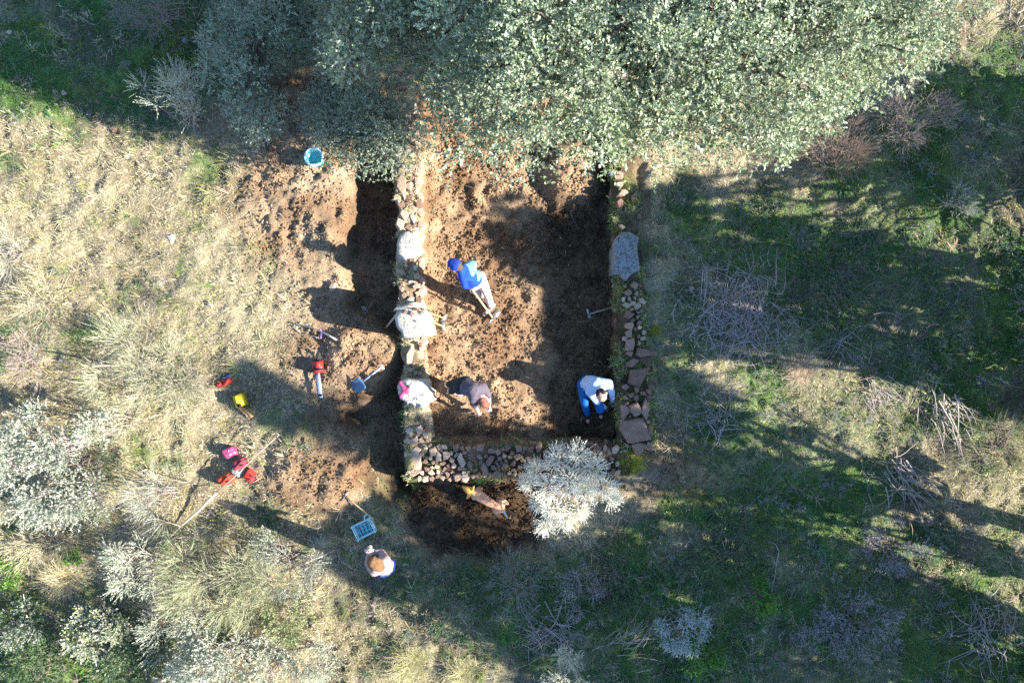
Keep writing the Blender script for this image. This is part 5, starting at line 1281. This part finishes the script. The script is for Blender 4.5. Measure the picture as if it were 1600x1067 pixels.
# gloves, trowel on the lower block
def lump(name, label, cat, parts, group=None, voxel=0.014):
    c0 = np.mean([np.asarray(c) for s in parts[0][1] for c, _ in s], 0)
    z = min(c[2] - r for s in parts[0][1] for c, r in s)
    T = thing(name, label, cat, (c0[0], c0[1], z), group)
    for nm, segs, mt in parts: flesh(nm, segs, voxel, [mt], T, smooth=2)
    return T
zb = 0.55
def glove_parts(px, py, ang, z, mt):
    w = P(px, py, z); d = V3(math.cos(ang), math.sin(ang), 0)
    return [('hand', hand_segs(w, w + d, V3(0, 0, 1), 0.25), mt), ('cuff', [[(w - d * 0.07, 0.036), (w + d * 0.01, 0.03)]], mt)]
lump('glove', 'pink work glove at the top left of the white block with gloves', 'glove', glove_parts(629, 603, -0.9, zb, M['pink_cloth']), 'pink gloves', 0.009)
lump('glove', 'pink work glove at the lower left of the white block with gloves', 'glove', glove_parts(630, 614, 0.9, zb, M['pink_cloth']), 'pink gloves', 0.009)
tw = thing('trowel', 'small trowel with red handle lying on the white block with gloves', 'trowel', P(640, 602, 0.53))
MB().tube([P(633, 612, 0.56), P(637, 606, 0.56)], 0.014, 7).build('handle', M['red_plastic'], tw, smooth=True)
a_, b_ = P(637, 606, 0.56), P(645, 597, 0.56); R_ = along(a_, b_)
MB().raw([a_ + R_ @ V3(0, 0, 0), a_ + R_ @ V3(.03, .03, 0), a_ + R_ @ V3(.03, -.03, 0), b_, a_ + R_ @ V3(.04, 0, -.012)], [(0, 1, 4), (0, 4, 2), (1, 3, 4), (4, 3, 2), (0, 2, 1), (1, 2, 3)]).build('blade', M['steel'], tw)
# hammer lying on the dark pit floor
ha, hb_ = G(920, 491, 0.03), G(957, 480, 0.10)
hm = thing('mattock', 'small mattock lying on the dark floor near the right wall', 'hand tool', ha)
MB().tube([ha, mid(ha, hb_), hb_], 0.013, 7).build('handle', M['pole_wood'], hm, smooth=True)
R_ = along(ha, hb_)
m_ = MB(); m_.box(ha + R_ @ V3(0, 0.05, 0), (0.045, 0.12, 0.03), R_, 0.9); m_.box(ha + R_ @ V3(0, -0.06, 0), (0.06, 0.12, 0.014), R_); m_.build('head', M['steel'], hm)
# chainsaw
def chainsaw(label, px, py, ang, bar=0.42):
    g = G(px, py, 0.0); T = thing('chainsaw', label, 'chainsaw', g); R_ = Rz(ang); o = lambda x, y, z: g + R_ @ V3(x, y, z)
    m_ = MB(); m_.box(o(0, 0, 0.11), (0.22, 0.19, 0.17), R_, 0.86); m_.box(o(-0.04, 0.02, 0.20), (0.12, 0.10, 0.05), R_, 0.8); m_.build('motor_housing', M['red_plastic'], T)
    MB().box(o(0.02, 0.0, 0.205), (0.08, 0.13, 0.02), R_).build('grille', M['dark_plastic'], T); MB().box(o(0, 0, 0.015), (0.24, 0.20, 0.03), R_).build('base_plate', M['dark_plastic'], T)
    MB().tube([o(-0.10, 0.03, 0.12), o(-0.18, 0.03, 0.17), o(-0.27, 0.03, 0.15), o(-0.28, 0.03, 0.08), o(-0.18, 0.03, 0.05), o(-0.10, 0.03, 0.06)], 0.016, 7).build('rear_handle', M['dark_plastic'], T, smooth=True)
    MB().tube([o(0.05, 0.11, 0.08), o(0.05, 0.12, 0.22), o(0.05, 0.0, 0.27), o(0.05, -0.11, 0.22), o(0.05, -0.12, 0.10)], 0.013, 7).build('front_handle', M['dark_plastic'], T, smooth=True)
    m_ = MB(); m_.box(o(0.11 + bar / 2, -0.03, 0.10), (bar, 0.085, 0.007), R_); m_.lathe([(0.0, -.0035), (0.0425, -.0035), (0.0425, .0035), (0.0, .0035)], o(0.11 + bar, -0.03, 0.10), 12, R_)
    m_.build('guide_bar', M['bar_steel'], T)
    c = [o(0.10, 0.016, 0.10), o(0.11 + bar, 0.016, 0.10), o(0.14 + bar, 0.0, 0.10), o(0.156 + bar, -0.03, 0.10), o(0.14 + bar, -0.06, 0.10), o(0.11 + bar, -0.076, 0.10), o(0.10, -0.076, 0.10)]
    MB().tube(c, 0.006, 5).build('chain', M['dark_plastic'], T)
    return T
chainsaw('red chainsaw with a bluish bar lying on the grass left of the trench', 500, 573, -1.45)
# bow saw
bs = thing('bow_saw', 'bow saw with lilac grip lying above the red chainsaw', 'saw', G(490, 520))
q = [G(525, 530, .10), G(512, 522, .12), G(500, 517, .14), G(478, 509, .16), G(464, 507, .12), G(462, 513, .06), G(470, 520, .05)]
MB().tube(q, 0.011, 7).build('frame', M['steel'], bs, smooth=True)
a_, b_ = G(470, 520, .05), G(500, 528, .05); R_ = along(a_, b_); MB().box(mid(a_, b_), (float(np.linalg.norm(b_ - a_)), 0.004, 0.03), R_).build('blade', M['bar_steel'], bs)
MB().tube([G(500, 514, .13), G(503, 521, .10), G(501, 528, .05)], 0.02, 8).build('grip', M['purple'], bs, smooth=True)
MB().tube([G(506, 520, .12), G(526, 531, .10)], 0.014, 7).build('handle_end', M['white_plastic'], bs, smooth=True)
# bucket
g = G(497, 252, 0.0); bk = thing('bucket', 'turquoise bucket standing on the lit soil at the upper left', 'bucket', g)
MB().lathe([(0.0, 0.012), (0.115, 0.012), (0.155, 0.29), (0.16, 0.295), (0.145, 0.29), (0.112, 0.12), (0.0, 0.12)], g, 24).build('shell', M['teal_plastic'], bk, smooth=True)
MB().lathe([(0.152, 0.262), (0.170, 0.264), (0.172, 0.296), (0.156, 0.304), (0.144, 0.294)], g, 24).build('rim', M['pale_cyan'], bk, smooth=True)
th = np.linspace(0, math.pi, 10); MB().tube([g + V3(0.155 * math.cos(t) , -0.15 * math.sin(t) * 0.9, 0.275 + 0.02 * math.sin(t)) for t in th], 0.006, 5).build('handle', M['white_plastic'], bk, smooth=True)
# crate and leaning pole
g = G(571, 823, 0.0); cr = thing('crate', 'bright blue slotted plastic crate standing above the woman', 'crate', g); a0 = 0.45; R_ = Rz(a0); o = lambda x, y, z: g + R_ @ V3(x, y, z)
w2, d2, h2 = 0.17, 0.125, 0.20
for zz in (0.03, 0.10, 0.19):
    for sy in (-1, 1): MB().box(o(0, sy * d2, zz), (2 * w2 + 0.012, 0.014, 0.022), R_).build('side_rail', M['pale_cyan'], cr)
    for sx in (-1, 1): MB().box(o(sx * w2, 0, zz + 0.002), (0.014, 2 * d2, 0.022), R_).build('side_rail', M['pale_cyan'], cr)
for sx in (-1, 1):
    for sy in (-1, 1): MB().box(o(sx * w2, sy * d2, 0.105), (0.03, 0.03, 0.21), R_).build('corner_post', M['pale_cyan'], cr)
for i in range(5):
    x_ = -w2 + 0.035 + i * (2 * w2 - 0.07) / 4; MB().box(o(x_, 0, 0.012), (0.044, 2 * d2 - 0.02, 0.012), R_).build('floor_slat', M['cyan_plastic'], cr)
for sy in (-1, 1):
    for i in range(6): MB().box(o(-w2 + 0.04 + i * (2 * w2 - 0.08) / 5, sy * (d2 - 0.001), 0.11), (0.024, 0.008, 0.17), R_).build('side_slat', M['cyan_plastic'], cr)
for i in range(3): MB().box(o(0, -d2 + 0.06 + i * 0.065, 0.02), (2 * w2 - 0.03, 0.012, 0.016), R_).build('floor_rib', M['pale_cyan'], cr)
th = np.linspace(0, 2 * math.pi, 13); MB().tube([o(w2 - 0.01 + 0.05 * math.cos(t), d2 + 0.045 + 0.05 * math.sin(t), 0.2) for t in th], 0.010, 6).build('ring_handle', M['pale_cyan'], cr, smooth=True)
a_, b_ = G(539, 775, 0.03), P(584, 811, G(584, 811)[2] + 0.26)
rk = thing('rake', 'wooden handled rake with its shaft resting on the blue crate', 'rake', a_)
MB().tube([a_, mid(a_, b_), b_], 0.014, 7).build('handle', M['handle_wood'], rk, smooth=True)
R_ = along(a_, b_); m_ = MB(); m_.box(a_, (0.02, 0.22, 0.02), R_)
for i in range(6): m_.box(a_ + R_ @ V3(0, -0.10 + i * 0.04, -0.02), (0.008, 0.008, 0.05), R_)
m_.build('head', M['steel'], rk)
# jerrycan and canvas
g = G(381, 624, 0.0); jc = thing('jerrycan', 'yellow jerrycan with black cap in the shadow band at left', 'jerrycan', g); R_ = Rz(0.3); o = lambda x, y, z: g + R_ @ V3(x, y, z)
m_ = MB(); m_.box(o(0, 0, 0.14), (0.17, 0.24, 0.26), R_, 0.9); m_.box(o(0, 0.02, 0.285), (0.10, 0.15, 0.03), R_, 0.8); m_.build('tank', M['yellow_plastic'], jc)
MB().tube([o(0, 0.10, 0.27), o(0, 0.07, 0.34), o(0, -0.03, 0.34), o(0, -0.05, 0.28)], 0.014, 7).build('handle', M['yellow_plastic'], jc, smooth=True)
MB().lathe([(0.0, 0.035), (0.032, 0.035), (0.034, 0.0)], o(0, -0.09, 0.275), 12).build('cap', M['dark_plastic'], jc, smooth=True)
def drape(name, label, cat, pix, mat, seed, dz=0.06, fold=0.05):
    """sheet of cloth with folds and thickness lying over the ground, outline as four photo pixels"""
    r = np.random.RandomState(seed); n = 12; V = []
    q = [np.array(p, float) for p in pix]
    for i in range(n):
        for j in range(n):
            u, v = i / (n - 1), j / (n - 1); p = (q[0] * (1 - u) + q[1] * u) * (1 - v) + (q[3] * (1 - u) + q[2] * u) * v
            p = p + r.randn(2) * 0.5; V.append(G(p[0], p[1], dz * 0.3 + fold * (math.sin(u * 9 + v * 3) * 0.5 + 0.5) * (4 * v * (1 - v) + .2) + dz * 4 * u * (1 - u)))
    F_ = []
    for i in range(n - 1):
        for j in range(n - 1):
            p = i * n + j; F_ += [(p, p + 1, p + n + 1), (p, p + n + 1, p + n)]
    V = np.array(V); b = V.mean(0); b[2] = V[:, 2].min()
    o = mesh_np(name, V - b, F_, mat, smooth=True); o.location = b; o.modifiers.new('t', 'SOLIDIFY').thickness = 0.008
    return tag(o, label, cat)
drape('canvas_flap', 'tan canvas folded on the grass below the yellow jerrycan', 'cloth', [(369, 636), (379, 633), (397, 650), (389, 654)], M['tan_cloth'], 1)
# bags and clothes by the long pole
def bag(name, label, cat, px, py, w, d, h, ang, mat, strap, seed, group='bags and clothes dropped at left'):
    r = np.random.RandomState(seed); g = G(px, py, 0.0); R_ = Rz(ang); o = lambda x, y, z: g + R_ @ V3(x, y, z)
    T = thing(name, label, cat, g, group); k = min(w, d) * 0.30
    s = [[(o(x * w / 2 * .72 + r.randn() * .012, y * d / 2 * .72 + r.randn() * .012, z), k * (0.8 + .3 * r.rand())) for x in (-1, 1) for y in (-1, 1) for z in (k * .8, h - k)]]
    s.append([(o(-w * .15, 0, h - k * .4), k * .7), (o(w * .2, d * .1, h - k * .6), k * .8)])
    flesh('body', s, 0.015, [mat], T, smooth=2)
    for q in (-1, 1):
        t = np.linspace(0, 1, 7); MB().tube([o(w * (.1 + .5 * math.sin(math.pi * u)), q * d * .25, h * (1 - u) * .9 + .03) for u in t], 0.012, 6).build('strap', strap, T, smooth=True)
    MB().box(o(0, -d * .42, h * .5), (w * .5, d * .18, h * .4), R_, .85).build('pocket', mat, T)
    return T
bag('rucksack', 'pink rucksack at the top of the heap of bags', 'rucksack', 364, 705, 0.15, 0.14, 0.22, 0.4, M['pink_cloth'], M['white_plastic'], 1)
bag('bag', 'maroon bag in the middle of the heap', 'bag', 379, 722, 0.22, 0.14, 0.18, 0.3, M['maroon_cloth'], M['dark_plastic'], 2)
bag('bag', 'grey bag in the middle of the heap below the maroon one', 'bag', 376, 733, 0.18, 0.16, 0.16, 0.9, M['grey_cloth'], M['dark_plastic'], 3)
bag('rucksack', 'orange red rucksack at the bottom left of the heap', 'rucksack', 356, 748, 0.24, 0.15, 0.16, 0.5, M['orange_cloth'], M['dark_plastic'], 4)
bag('bag', 'small red bag at the right end of the heap beside the pole', 'bag', 393, 742, 0.17, 0.14, 0.14, -0.6, M['red_cloth'], M['dark_plastic'], 5)
drape('jacket', 'red lined navy jacket dropped in the shadow band at left', 'jacket', [(336, 600), (360, 588), (364, 597), (342, 606)], M['red_cloth'], 3, 0.08)
drape('jacket', 'dark sleeve of cloth lying beside the red jacket', 'jacket', [(343, 594), (352, 584), (362, 582), (358, 592)], M['navy_cloth'], 4, 0.08)
stick('pole', 'long straight peeled pole lying from the spoil heap past the bags', [(436, 679, 0.30), (400, 712, 0.28), (365, 746, 0.26), (335, 772, 0.24)], 0.008, 0.010, 'pole_wood', 'pole', 8, side=[[(436, 679, 0.30), (428, 674, 0.28)], [(432, 683, 0.30), (440, 690, 0.25)]])
